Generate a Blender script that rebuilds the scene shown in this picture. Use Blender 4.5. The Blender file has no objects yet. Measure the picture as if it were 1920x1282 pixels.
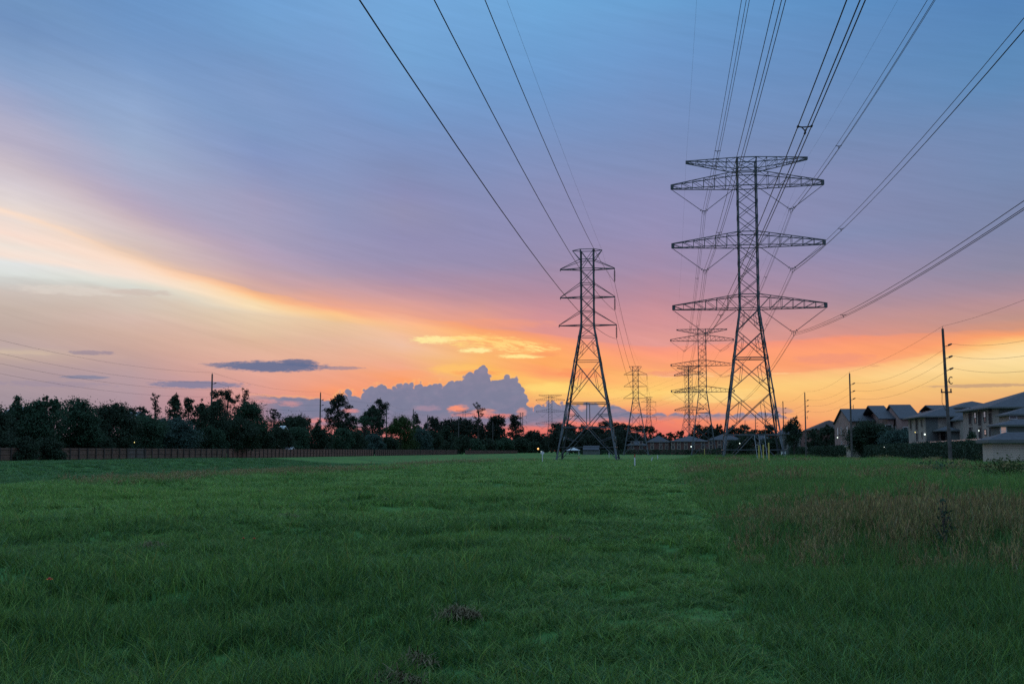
import bpy, math, random
import numpy as np
from mathutils import Vector, Matrix

# ------------------------------------------------------------------ camera
F = 2133.0
TH = math.atan(204 / F)
PH = math.atan(296 / math.hypot(F, 204))
EYE = 1.7
scene = bpy.context.scene
COL = scene.collection
cd = bpy.data.cameras.new('camera'); cam = bpy.data.objects.new('camera', cd); COL.objects.link(cam)
cd.sensor_width = 36.0; cd.lens = 36.0 * F / 1920
cd.clip_start = 0.1; cd.clip_end = 12000
cam.location = (0, 0, EYE); cam.rotation_euler = (math.pi / 2 + TH, 0, PH)
scene.camera = cam

def ray(px, py):
    x = (px - 960) / F; y = (641 - py) / F
    Y = math.cos(TH) - math.sin(TH) * y; Z = math.sin(TH) + math.cos(TH) * y
    return (x * math.cos(PH) - Y * math.sin(PH), x * math.sin(PH) + Y * math.cos(PH), Z)
def P(px, py, v):
    r = ray(px, py); k = v / r[1]
    return r[0] * k, EYE + r[2] * k
def SK(px, py):
    r = ray(px, py)
    return math.degrees(math.atan2(r[0], r[1])), math.degrees(math.atan2(r[2], math.hypot(r[0], r[1])))

def uv_line(px, uline):   # distance at which a column of the picture crosses a line parallel to the wires
    r = ray(px, 845); return uline / r[0] * r[1]
def zdep(u, v): return v * math.cos(PH) + u * math.sin(PH)
def vbase(px, pb):        # distance of a thing standing on the ground with its foot at (px, pb)
    r = ray(px, 845); t = r[0] / r[1]; zc = EYE * 2143 / (pb - 845)
    return zc / (math.cos(PH) + t * math.sin(PH))
def lin(c):
    return tuple((v / 255 / 12.92) if v / 255 <= 0.04045 else ((v / 255 + 0.055) / 1.055) ** 2.4 for v in c) + (1.0,)

# ------------------------------------------------------------------ view
scene.view_settings.view_transform = 'Standard'
scene.view_settings.look = 'None'
scene.view_settings.exposure = 0.0
scene.view_settings.gamma = 1.0
scene.cycles.use_denoising = False
scene.cycles.max_bounces = 5
scene.cycles.diffuse_bounces = 3
scene.cycles.transparent_max_bounces = 8
scene.cycles.sample_clamp_indirect = 2.0
scene.render.filter_size = 1.5 if hasattr(scene.render, 'filter_size') else 1.5

# ------------------------------------------------------------------ world: dusk sky
world = bpy.data.worlds.new('World'); scene.world = world; world.use_nodes = True
WT = world.node_tree; WT.nodes.clear()
class S:
    """socket with arithmetic"""
    def __init__(s, sock): s.s = sock
    def __add__(a, b): return mth('ADD', a, b)
    def __radd__(a, b): return mth('ADD', b, a)
    def __sub__(a, b): return mth('SUBTRACT', a, b)
    def __rsub__(a, b): return mth('SUBTRACT', b, a)
    def __mul__(a, b): return mth('MULTIPLY', a, b)
    def __rmul__(a, b): return mth('MULTIPLY', b, a)
    def __truediv__(a, b): return mth('DIVIDE', a, b)
TREE = [WT]
def put(inp, v):
    if isinstance(v, S): TREE[0].links.new(v.s, inp)
    else: inp.default_value = v
def mth(op, *a, clamp=False):
    n = TREE[0].nodes.new('ShaderNodeMath'); n.operation = op; n.use_clamp = clamp
    for i, v in enumerate(a): put(n.inputs[i], v)
    return S(n.outputs[0])
def mr(v, a, b, c=0.0, d=1.0, smooth=True):
    n = TREE[0].nodes.new('ShaderNodeMapRange'); n.interpolation_type = 'SMOOTHSTEP' if smooth else 'LINEAR'
    n.clamp = True
    for i, x in enumerate((v, a, b, c, d)): put(n.inputs[i], x)
    return S(n.outputs[0])
def mixc(f, a, b):
    n = TREE[0].nodes.new('ShaderNodeMix'); n.data_type = 'RGBA'; n.clamp_factor = True
    put(n.inputs[0], f); put(n.inputs[6], a); put(n.inputs[7], b)
    return S(n.outputs[2])
def comb(x, y, z=0.0):
    n = TREE[0].nodes.new('ShaderNodeCombineXYZ')
    for i, v in enumerate((x, y, z)): put(n.inputs[i], v)
    return S(n.outputs[0])
def noise(vec, scale=1.0, detail=3.0, rough=0.5, dist=0.0):
    n = TREE[0].nodes.new('ShaderNodeTexNoise'); put(n.inputs['Vector'], vec)
    n.inputs['Scale'].default_value = scale; n.inputs['Detail'].default_value = detail
    n.inputs['Roughness'].default_value = rough; n.inputs['Distortion'].default_value = dist
    return S(n.outputs['Fac'])
def vor(vec, scale):
    n = TREE[0].nodes.new('ShaderNodeTexVoronoi'); n.feature = 'SMOOTH_F1'; put(n.inputs['Vector'], vec)
    n.inputs['Scale'].default_value = scale; n.inputs['Smoothness'].default_value = 0.35
    return S(n.outputs['Distance'])
def ramp(f, stops):
    n = TREE[0].nodes.new('ShaderNodeValToRGB'); put(n.inputs[0], f)
    el = n.color_ramp.elements
    while len(el) < len(stops): el.new(0.5)
    for e, (p, c) in zip(el, sorted(stops, key=lambda q: q[0])):
        e.position = p; e.color = c
    return S(n.outputs[0])
def curve(f, pts, lo, hi, vector=False):
    """float curve through pts (x in 0..1, y mapped from lo..hi)"""
    n = TREE[0].nodes.new('ShaderNodeFloatCurve'); put(n.inputs[1], f)
    c = n.mapping.curves[0]
    pts = sorted(pts)
    c.points[0].location = (pts[0][0], (pts[0][1] - lo) / (hi - lo))
    c.points[1].location = (pts[-1][0], (pts[-1][1] - lo) / (hi - lo))
    for x, y in pts[1:-1]: c.points.new(x, (y - lo) / (hi - lo))
    for p in c.points: p.handle_type = 'VECTOR' if vector else 'AUTO'
    n.mapping.update()
    return S(n.outputs[0]) * (hi - lo) + lo

tc = WT.nodes.new('ShaderNodeTexCoord'); sx = WT.nodes.new('ShaderNodeSeparateXYZ')
WT.links.new(tc.outputs['Generated'], sx.inputs[0])
dx, dy, dz = (S(sx.outputs[i]) for i in range(3))
AZ = mth('ARCTAN2', dx, dy) * 57.29578
EL0 = mth('ARCSINE', dz) * 57.29578
# soft wind-drawn irregularity of the layers
n1 = noise(comb(AZ * 0.10, EL0 * 0.55, 3.0), 1.0, 4.0, 0.55) - 0.5
n2 = noise(comb(AZ * 0.35, EL0 * 2.2 + AZ * 0.35, 9.0), 1.0, 5.0, 0.6) - 0.5
EL = EL0 + n1 * 0.7 + n2 * 0.34

XS = [30, 250, 480, 630, 755, 905, 1020, 1230, 1590, 1890]
E1 = dict(zip(XS, [397, 478, 546, 572, 592, 612, 622, 646, 629, 614]))
E2 = dict(zip(XS, [522, 540, 588, 606, 632, 668, 690, 708, 690, 636]))
COLS = {
 30: [(-260,(80,125,180)),(0,(112,148,192)),(40,(112,145,190)),(110,(128,157,198)),(150,(138,162,201)),(200,(160,168,200)),(230,(175,175,200)),(270,(180,175,197)),(310,(200,188,198)),(350,(214,204,210)),(388,(228,216,212)),(403,(250,222,202)),(416,(234,219,211)),(445,(248,222,208)),(462,(238,226,216)),(480,(245,225,212)),(494,(226,228,227)),(515,(220,224,220)),(532,(205,203,198)),(546,(205,192,184)),(575,(198,180,169)),(620,(190,168,159)),(650,(190,168,165)),(662,(198,178,164)),(672,(192,168,158)),(684,(180,158,157)),(705,(172,152,158)),(735,(165,148,156)),(845,(145,130,150))],
 250: [(-260,(80,125,180)),(0,(108,150,200)),(60,(112,150,198)),(120,(122,155,200)),(200,(144,168,206)),(280,(156,172,203)),(340,(168,170,198)),(385,(182,168,190)),(415,(204,184,189)),(440,(212,195,194)),(465,(217,195,187)),(478,(235,203,180)),(488,(250,216,190)),(505,(250,224,206)),(520,(247,226,211)),(532,(228,224,212)),(541,(216,217,208)),(551,(212,200,189)),(575,(210,192,179)),(600,(214,187,175)),(630,(208,176,161)),(652,(202,168,156)),(675,(194,162,157)),(705,(182,155,160)),(735,(175,150,159)),(845,(160,130,145))],
 480: [(-260,(80,130,190)),(0,(113,160,210)),(40,(115,160,208)),(85,(115,155,202)),(130,(118,150,195)),(180,(128,156,200)),(240,(125,152,195)),(285,(131,150,194)),(330,(143,152,190)),(380,(160,157,188)),(440,(167,160,187)),(475,(180,162,185)),(503,(190,165,177)),(522,(199,166,171)),(537,(210,170,163)),(548,(236,178,142)),(556,(252,192,141)),(564,(252,212,162)),(574,(248,222,182)),(587,(233,210,181)),(602,(226,200,170)),(622,(226,194,165)),(642,(221,181,155)),(668,(227,178,157)),(705,(225,166,151)),(735,(218,155,148)),(760,(215,145,141)),(845,(180,115,125))],
 630: [(-260,(80,132,195)),(0,(117,165,214)),(100,(118,158,207)),(200,(122,152,199)),(300,(132,150,192)),(380,(143,150,187)),(440,(150,150,185)),(480,(159,150,181)),(520,(178,155,174)),(550,(205,160,161)),(568,(232,167,146)),(580,(248,175,138)),(590,(252,198,141)),(599,(240,196,147)),(610,(232,195,158)),(640,(229,185,159)),(680,(232,175,148)),(705,(237,164,136)),(733,(250,156,112)),(790,(215,135,130)),(845,(190,110,115))],
 755: [(-260,(80,135,200)),(0,(116,167,217)),(100,(116,164,212)),(150,(118,160,208)),(220,(118,152,200)),(280,(126,146,190)),(320,(131,143,183)),(360,(139,142,182)),(400,(146,145,178)),(450,(146,143,180)),(490,(153,145,177)),(522,(166,145,172)),(547,(192,151,162)),(572,(218,161,154)),(592,(236,168,145)),(605,(249,184,144)),(621,(246,190,146)),(634,(240,189,156)),(650,(239,192,164)),(668,(240,183,146)),(692,(242,170,138)),(712,(252,160,107)),(760,(235,145,120)),(790,(215,130,125)),(845,(195,110,110))],
 905: [(-260,(78,134,200)),(0,(114,167,217)),(150,(112,156,206)),(250,(120,148,195)),(350,(133,143,184)),(440,(143,142,180)),(500,(153,142,174)),(548,(180,143,159)),(578,(210,153,151)),(600,(228,158,140)),(618,(250,164,112)),(635,(253,182,110)),(652,(251,182,118)),(672,(250,184,112)),(692,(252,186,96)),(720,(250,180,100)),(760,(238,150,110)),(790,(228,128,115)),(845,(200,100,100))],
 1020: [(-260,(75,132,200)),(0,(110,166,216)),(150,(110,154,205)),(250,(121,148,194)),(350,(136,143,183)),(440,(145,142,179)),(490,(151,140,171)),(540,(172,140,162)),(580,(200,145,155)),(610,(219,148,147)),(625,(244,155,126)),(640,(253,168,109)),(665,(254,172,101)),(684,(254,170,100)),(701,(252,158,105)),(716,(253,194,110)),(733,(251,197,112)),(750,(246,180,112)),(780,(240,135,115)),(800,(234,124,113)),(845,(205,95,95))],
 1230: [(-260,(70,128,195)),(0,(106,160,210)),(40,(108,155,205)),(100,(110,152,203)),(200,(117,146,193)),(260,(122,143,187)),(320,(130,142,182)),(370,(141,142,182)),(440,(149,142,179)),(500,(161,140,170)),(550,(185,140,156)),(600,(208,146,150)),(635,(224,154,147)),(652,(241,151,133)),(667,(252,156,124)),(692,(252,167,115)),(712,(254,192,113)),(733,(254,205,115)),(750,(250,186,114)),(768,(246,155,110)),(792,(243,133,109)),(812,(226,115,104)),(845,(205,92,95))],
 1590: [(-260,(60,112,180)),(0,(93,143,195)),(60,(98,141,191)),(120,(101,141,190)),(200,(110,141,186)),(260,(117,139,180)),(320,(128,139,178)),(400,(133,139,176)),(440,(131,140,177)),(480,(145,140,174)),(530,(161,142,167)),(570,(173,142,155)),(602,(195,147,147)),(622,(211,148,140)),(634,(246,151,120)),(650,(254,160,114)),(672,(254,160,112)),(685,(250,162,119)),(695,(252,194,130)),(712,(252,204,130)),(740,(250,191,116)),(770,(248,180,114)),(800,(242,152,98)),(845,(222,118,92))],
 1890: [(-260,(50,105,170)),(0,(86,133,185)),(100,(92,137,184)),(150,(96,138,184)),(240,(112,138,180)),(320,(118,138,176)),(380,(122,135,170)),(440,(130,136,168)),(500,(142,138,162)),(540,(165,142,158)),(572,(185,145,148)),(600,(193,148,137)),(614,(212,150,125)),(626,(248,160,110)),(638,(254,190,118)),(650,(254,214,148)),(665,(253,223,163)),(690,(246,215,150)),(712,(240,200,131)),(740,(236,182,120)),(760,(235,170,110)),(800,(230,160,105)),(845,(220,135,98))],
}
A0, A1 = -40.0, 25.0
azn = mr(AZ, A0, A1, 0.0, 1.0, smooth=False)
def nx(px, py): return (SK(px, py)[0] - A0) / (A1 - A0)
e1 = curve(azn, [(0, SK(0, 345)[1])] + [(nx(x, E1[x]), SK(x, E1[x])[1]) for x in XS] + [(1, SK(1920, 590)[1])], 0, 20)
e2 = curve(azn, [(0, SK(0, 510)[1])] + [(nx(x, E2[x]), SK(x, E2[x])[1]) for x in XS] + [(1, SK(1920, 620)[1])], 0, 20)
UP = 23.0
tA = 1.0 - (EL - e1) / UP
tB = 1.0 + (e1 - EL) / (e1 - e2)
tC = 2.0 + (e2 - EL) / e2
tt = mth('MINIMUM', mth('MAXIMUM', tA, 0.0), 1.0) + (mth('MINIMUM', mth('MAXIMUM', tB, 1.0), 2.0) - 1.0) + (mth('MINIMUM', mth('MAXIMUM', tC, 2.0), 3.0) - 2.0)
TT = tt / 3.0
def tof(x, y):
    el = SK(x, y)[1]; a = SK(x, E1[x])[1]; b = SK(x, E2[x])[1]
    if y <= E1[x]: return max(0.0, 1 - (el - a) / UP)
    if y <= E2[x]: return 1 + (a - el) / (a - b)
    return min(3.0, 2 + (b - el) / b)
base = None; prev = None
for x in XS:
    r_ = ramp(TT, [(tof(x, y) / 3.0, lin(c)) for y, c in COLS[x]])
    a = SK(x, 500)[0]
    base = r_ if base is None else mixc(mr(AZ, prev, a, smooth=False), base, r_)
    prev = a
# faint streaks
st = noise(comb(AZ * 0.22 + EL0 * 0.25, EL0 * 1.6 + AZ * 0.28, 1.0), 1.0, 5.0, 0.6)
st2 = noise(comb(AZ * 0.30 + EL0 * 0.35, EL0 * 3.4 + AZ * 0.85, 6.0), 1.0, 6.0, 0.66, 0.4)
gain = 0.875 + st * 0.12 + st2 * 0.13
vm = WT.nodes.new('ShaderNodeVectorMath'); vm.operation = 'SCALE'; put(vm.inputs[0], base); put(vm.inputs['Scale'], gain)
base = S(vm.outputs[0])
# the unseen rest of the dome: bluish dusk sky away from the glow
off = mth('ABSOLUTE', AZ + 8.0)
rest = ramp(mr(EL0, -5, 80, smooth=False), [(0.0, lin((120,125,155))), (0.12, lin((150,150,180))), (0.4, lin((125,150,190))), (1.0, lin((120,165,215)))])
base = mixc(mr(off, 32, 80), base, rest)
base = mixc(mr(EL0, 25, 52), base, (0.62, 0.98, 1.42, 1.0))  # overhead sky raised past a real dusk zenith, added to light the grass

NZ = [noise(comb(AZ * 1.3, EL0 * 4.2, 0.0), 1.0, 6.0, 0.62) - 0.5, noise(comb(AZ * 2.6, EL0 * 8.0, 21.0), 1.0, 6.0, 0.65) - 0.5]
FIL = mr(noise(comb(AZ * 1.6 + EL0 * 1.2, EL0 * 9.0 + AZ * 1.1, 33.0), 1.0, 6.0, 0.68, 0.6), 0.40, 0.62)
def blob(cx, cy, hw, hh, soft=0.5, warp=0.8, nk=0, fil=False):
    """ragged flat cloud centred on a direction; half sizes given in photo pixels"""
    a, e = SK(cx, cy); k = 0.0265
    u = (AZ - a) / (hw * k); v = (EL0 - e) / (hh * k)
    d = 1.0 - (u * u + v * v) + NZ[nk] * (warp * 2.0)
    m = mr(d, 0.0, soft)
    return m * FIL if fil else m
# gilded wisps
for (x, y, w, h, c, o, wp, f) in ((812,637,50,9,(255,232,160),1.0,1.2,0),(870,634,50,5,(255,226,150),0.8,1.4,0),(905,640,90,17,(255,214,128),0.95,1.3,1),(892,657,38,6,(255,234,160),1.0,1.3,0),(985,652,72,13,(255,224,140),0.95,1.4,1),(950,645,60,14,(255,214,130),0.9,1.2,1),(978,668,54,5,(255,232,150),0.95,1.2,0),(1020,664,40,6,(250,160,104),0.8,0.8,0),(860,693,72,14,(255,196,108),0.75,0.9,0),(895,699,60,7,(250,160,100),0.7,0.9,0),(1030,728,70,13,(255,220,122),0.75,0.9,0),(1335,742,110,18,(255,220,140),0.6,0.9,0),(1190,738,90,10,(255,210,122),0.5,1.0,0),(1300,703,110,6,(255,200,140),0.9,1.3,1),(1250,700,60,7,(238,140,124),0.5,1.2,0),(1460,700,44,2,(255,195,135),0.9,1.0,0),(940,607,120,12,(250,160,120),0.35,0.9,0),(1090,700,60,12,(250,140,96),0.5,1.1,0),(1560,672,90,12,(234,148,126),0.55,1.0,0),(770,700,60,8,(252,165,115),0.4,1.0,0),(140,545,120,10,(226,216,206),0.5,1.4,0),(260,548,70,7,(205,186,176),0.6,1.3,0),(40,660,70,5,(214,190,165),0.4,1.2,0)):
    base = mixc(blob(x, y, w, h, 0.9, wp, int(w < 60), bool(f)) * o, base, lin(c))
# heap cloud on the horizon
ca0, ca1 = SK(420, 760)[0], SK(1560, 780)[0]
cn = mr(AZ, ca0, ca1, smooth=False)
def cx_(x, y): return ((SK(x, y)[0] - ca0) / (ca1 - ca0), SK(x, y)[1])
tops = [(425,742),(470,738),(520,741),(570,743),(600,742),(625,740),(648,728),(668,730),(690,724),(718,715),(742,718),(762,716),(790,712),(812,715),(845,710),(862,706),(872,696),(882,688),(896,683),(905,676),(914,684),(920,700),(938,702),(952,699),(966,704),(978,716),(986,732),(990,744),(1004,748),(1030,750),(1062,752),(1078,758),(1100,750),(1122,753),(1140,752),(1160,758),(1190,768),(1220,770),(1300,771),(1400,772),(1452,768),(1472,776),(1500,784),(1530,790),(1550,792)]
top = curve(cn, [cx_(x, y) for x, y in tops], 0, 6, vector=True)
bots = [(425,800),(520,792),(620,800),(700,806),(820,808),(900,806),(985,800),(1060,795),(1130,792),(1200,788),(1290,786),(1400,786),(1480,787),(1540,790)]
bot = curve(cn, [cx_(x, y) for x, y in bots], 0, 6)
va_ = vor(comb(AZ, EL0 * 1.0, 0.0), 1.7); vb_ = vor(comb(AZ, EL0, 5.0), 4.4)
bl = (0.15 - va_ * va_) * 0.62 + (0.12 - vb_ * vb_) * 0.36 + (noise(comb(AZ, EL0, 2.0), 7.0, 4.0, 0.6) - 0.5) * 0.16
flat = mr(AZ, SK(1040, 760)[0], SK(1110, 760)[0]) * 0.6
flat2 = mr(AZ, SK(560, 760)[0], SK(640, 740)[0], 0.2, 1.0)
dtop = (top - EL0) + bl * (1.0 - flat) * flat2 - 0.02
mtop = mr(dtop, -0.01, 0.10)
bn = noise(comb(AZ * 0.7, EL0 * 2.6, 7.0), 1.0, 4.0, 0.6) - 0.5
mbot = mr((EL0 - bot) + bn * 0.7, -0.12, 0.28)
inside = mr(AZ, ca0, ca0 + 3.0) * mr(AZ, ca1 - 0.7, ca1, 1.0, 0.0)
body = ramp(mr(EL0, 1.2, 4.4, smooth=False), [(0.0, lin((146,130,150))), (0.25, lin((120,127,153))), (0.55, lin((124,128,155))), (1.0, lin((138,132,156)))])
shade_n = noise(comb(AZ * 1.6, EL0 * 2.4, 4.0), 1.0, 4.0, 0.6)
body = mixc(mr(shade_n, 0.42, 0.70, 0.0, 0.45), body, lin((146,138,164)))
body = mixc(mr(va_, 0.15, 0.55, 0.0, 0.35), body, lin((112,119,148)))
edge = mr(dtop, 0.02, 0.16, 0.45, 0.0)
body = mixc(edge, body, lin((162,138,156)))
rim = mr(dtop, -0.10, 0.0) * inside * mr(EL0, 1.8, 3.0)
base = mixc(rim * 0.4, base, lin((255,190,120)))
cloud = mtop * mbot * inside
sky = mixc(cloud * 0.97, base, body)
# breaks of warm light through the heap cloud
for (x, y, w, h, c, o) in ((858,766,24,9,(250,150,118),0.95),(905,772,30,8,(240,150,128),0.8),(880,778,40,5,(235,140,128),0.7),(800,765,34,7,(176,142,160),0.6),(978,774,12,12,(225,150,138),0.8),(1072,775,9,12,(232,150,140),0.75),(1092,764,10,8,(240,165,140),0.6),(545,757,24,7,(200,145,150),0.8),(500,752,34,5,(214,150,150),0.7),(590,788,60,6,(222,140,138),0.85),(655,770,22,5,(226,142,138),0.8),(930,780,50,6,(232,132,120),0.8),(1150,770,30,6,(180,140,150),0.4)):
    sky = mixc(blob(x, y, w, h, 1.0, 1.2, 1) * o, sky, lin(c))
# slate lens clouds
for (x, y, w, h, c, o, wp) in ((510,687,118,12,(104,113,145),0.97,0.45),(560,680,42,9,(100,110,143),0.9,0.4),(430,684,55,5,(112,118,148),0.7,0.6),(640,690,50,4,(125,125,150),0.6,0.6),(172,661,48,5,(140,128,150),0.6,0.7),(160,707,46,4,(122,128,155),0.75,0.4),(370,721,100,8,(124,126,156),0.85,0.5),(1840,723,100,4,(186,150,125),0.7,0.5),(1465,770,26,8,(150,130,150),0.5,0.6),(1640,686,12,2,(225,160,115),0.5,0.8),(100,720,110,6,(150,138,160),0.4,0.8)):
    sky = mixc(blob(x, y, w, h, 0.7, wp * 1.9, 1) * o, sky, lin(c))
# ground-side of the dome
sky = mixc(mr(EL0, -1.5, 0.0, 1.0, 0.0), sky, lin((60,62,66)))
# the physical twilight sky, faint, under the cloud colours
nish = WT.nodes.new('ShaderNodeTexSky'); nish.sky_type = 'NISHITA'; nish.sun_disc = False
nish.sun_elevation = math.radians(2.0); nish.sun_rotation = math.radians(-2.0)
bg1 = WT.nodes.new('ShaderNodeBackground'); put(bg1.inputs[0], sky); bg1.inputs[1].default_value = 1.0
out = WT.nodes.new('ShaderNodeOutputWorld'); WT.links.new(bg1.outputs[0], out.inputs[0])
WT.nodes.remove(nish)
world.cycles.sampling_method = 'MANUAL'; world.cycles.sample_map_resolution = 512

# last glow of the sun below the clouds
sl = bpy.data.lights.new('sun', 'SUN'); sl.energy = 0.25; sl.angle = math.radians(25); sl.color = (1.0, 0.62, 0.42)
so = bpy.data.objects.new('sun', sl); COL.objects.link(so); so.rotation_euler = (math.radians(-84), 0, math.radians(2)); so.location = (0, 0, 60)

# ------------------------------------------------------------------ materials
def mat(name, col, rough=0.8, metal=0.0, var=0.0, vscale=1.0, col2=None, emit=None, estr=0.0, transl=0.0, rnd=0.0, bump=0.0, spec=0.3):
    m = bpy.data.materials.new(name); m.use_nodes = True
    t = m.node_tree; TREE[0] = t
    b = t.nodes['Principled BSDF']
    b.inputs['Roughness'].default_value = rough; b.inputs['Metallic'].default_value = metal
    b.inputs['Specular IOR Level'].default_value = spec
    c = tuple(col) + (1.0,)
    src = None
    if col2 is not None or rnd > 0:
        g = t.nodes.new('ShaderNodeNewGeometry')
        n = noise(S(g.outputs['Position']), vscale, 4.0, 0.6)
        f = mr(n, 0.35, 0.65)
        if rnd > 0:
            rr = S(g.outputs['Random Per Island'])
            f = mth('ADD', f * (1 - rnd), rr * rnd, clamp=True)
        src = mixc(f, c, tuple(col2 or col) + (1.0,))
        t.links.new(src.s, b.inputs['Base Color'])
        if bump > 0:
            bp = t.nodes.new('ShaderNodeBump'); bp.inputs['Strength'].default_value = bump
            bp.inputs['Distance'].default_value = 0.03
            t.links.new(n.s, bp.inputs['Height']); t.links.new(bp.outputs[0], b.inputs['Normal'])
    else:
        b.inputs['Base Color'].default_value = c
    if emit is not None:
        b.inputs['Emission Color'].default_value = tuple(emit) + (1.0,); b.inputs['Emission Strength'].default_value = estr
    if transl > 0:
        tr = t.nodes.new('ShaderNodeBsdfTranslucent'); mx = t.nodes.new('ShaderNodeMixShader'); mx.inputs[0].default_value = transl
        if src is not None: t.links.new(src.s, tr.inputs[0])
        else: tr.inputs[0].default_value = c
        t.links.new(b.outputs[0], mx.inputs[1]); t.links.new(tr.outputs[0], mx.inputs[2])
        t.links.new(mx.outputs[0], t.nodes['Material Output'].inputs[0])
    TREE[0] = WT
    return m

M = {}
M['steel'] = mat('galvanised_steel', (0.10, 0.12, 0.13), 0.6, 0.3, col2=(0.065, 0.08, 0.09), vscale=0.6)
M['wire'] = mat('conductor_metal', (0.035, 0.04, 0.045), 0.6, 0.3)
M['insul'] = mat('insulator_ceramic', (0.035, 0.04, 0.05), 0.35)
M['pole'] = mat('weathered_pole', (0.10, 0.095, 0.09), 0.85, col2=(0.06, 0.058, 0.055), vscale=3.0)
M['polepale'] = mat('pale_pole', (0.22, 0.25, 0.27), 0.8, col2=(0.15, 0.17, 0.18), vscale=2.0)
M['bark'] = mat('bark', (0.035, 0.03, 0.026), 0.95, col2=(0.06, 0.05, 0.045), vscale=6.0)
def leafmat(n, a, b): M[n] = mat(n, a, 0.75, col2=b, vscale=0.55, rnd=0.45, transl=0.2, spec=0.15)
leafmat('leaf_dark', (0.018, 0.034, 0.022), (0.035, 0.062, 0.036))
leafmat('leaf_mid', (0.022, 0.05, 0.03), (0.045, 0.095, 0.055))
leafmat('leaf_lime', (0.03, 0.055, 0.018), (0.052, 0.085, 0.026))
leafmat('leaf_blue', (0.03, 0.06, 0.052), (0.06, 0.11, 0.09))
leafmat('leaf_pine', (0.014, 0.024, 0.018), (0.028, 0.044, 0.028))
leafmat('leaf_rust', (0.05, 0.03, 0.02), (0.08, 0.05, 0.025))
M['fence'] = mat('weathered_cedar', (0.16, 0.098, 0.072), 0.9, col2=(0.085, 0.056, 0.043), vscale=1.3, rnd=0.5)
M['fencered'] = mat('reddish_cedar', (0.22, 0.12, 0.09), 0.9, col2=(0.12, 0.07, 0.055), vscale=1.3, rnd=0.5)
M['fencepale'] = mat('greyed_cedar', (0.13, 0.11, 0.095), 0.9, col2=(0.09, 0.075, 0.065), vscale=1.3, rnd=0.5)
M['roof'] = mat('asphalt_shingles', (0.055, 0.062, 0.075), 0.9, col2=(0.04, 0.045, 0.055), vscale=2.5, bump=0.4)
M['roofbrown'] = mat('brown_shingles', (0.05, 0.035, 0.034), 0.9, col2=(0.035, 0.026, 0.027), vscale=2.5)
M['wallpink'] = mat('rose_stucco', (0.26, 0.175, 0.155), 0.9, col2=(0.21, 0.145, 0.13), vscale=0.7)
M['walltan'] = mat('tan_siding', (0.30, 0.275, 0.23), 0.9, col2=(0.25, 0.23, 0.195), vscale=0.7)
M['wallgrey'] = mat('greygreen_siding', (0.11, 0.125, 0.12), 0.9, col2=(0.09, 0.105, 0.10), vscale=0.7)
M['wallbrick'] = mat('red_brick', (0.13, 0.07, 0.06), 0.9, col2=(0.10, 0.055, 0.05), vscale=1.2)
M['trim'] = mat('white_trim', (0.50, 0.50, 0.49), 0.6)
M['glass'] = mat('dark_glass', (0.02, 0.025, 0.035), 0.15, spec=0.5)
M['paneglow'] = mat('curtained_pane', (0.45, 0.42, 0.45), 0.5, emit=(0.75, 0.72, 0.85), estr=0.16)
M['panepink'] = mat('lit_pane', (0.4, 0.3, 0.28), 0.5, emit=(1.0, 0.62, 0.5), estr=0.22)
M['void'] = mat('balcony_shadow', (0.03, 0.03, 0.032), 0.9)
M['lampw'] = mat('white_lamp', (1, 1, 1), 0.5, emit=(0.9, 1.0, 0.85), estr=1.6)
M['lampy'] = mat('warm_lamp', (1, 0.9, 0.5), 0.5, emit=(1.0, 0.8, 0.25), estr=1.5)
M['lampo'] = mat('orange_lamp', (1, 0.6, 0.3), 0.5, emit=(1.0, 0.42, 0.12), estr=2.5)
for q_ in ('lampw', 'lampy', 'lampo', 'paneglow', 'panepink'): M[q_].cycles.emission_sampling = 'NONE'
M['sidingpale'] = mat('pale_siding', (0.46, 0.41, 0.34), 0.9, col2=(0.40, 0.36, 0.30), vscale=0.7)
M['yellow'] = mat('yellow_plastic', (0.55, 0.45, 0.10), 0.6, col2=(0.45, 0.38, 0.10), vscale=2.0)
M['white'] = mat('white_paint', (0.62, 0.66, 0.68), 0.6, col2=(0.5, 0.54, 0.56), vscale=3.0)
M['orange'] = mat('orange_brown_cap', (0.32, 0.12, 0.05), 0.7)
M['canvas'] = mat('pale_canvas', (0.36, 0.39, 0.40), 0.8)
M['concrete'] = mat('concrete', (0.26, 0.27, 0.27), 0.9, col2=(0.2, 0.21, 0.21), vscale=1.5)
M['red'] = mat('red_fabric', (0.35, 0.05, 0.04), 0.7)
M['petal'] = mat('orange_petal', (0.65, 0.18, 0.03), 0.7)
M['petalred'] = mat('red_flower_eye', (0.25, 0.02, 0.02), 0.7)
M['fascia'] = mat('pale_metal_edge', (0.55, 0.42, 0.38), 0.35, 0.3)
M['straw'] = mat('dead_thatch', (0.15, 0.125, 0.07), 0.9, col2=(0.06, 0.055, 0.03), vscale=9.0, rnd=0.5)
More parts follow.
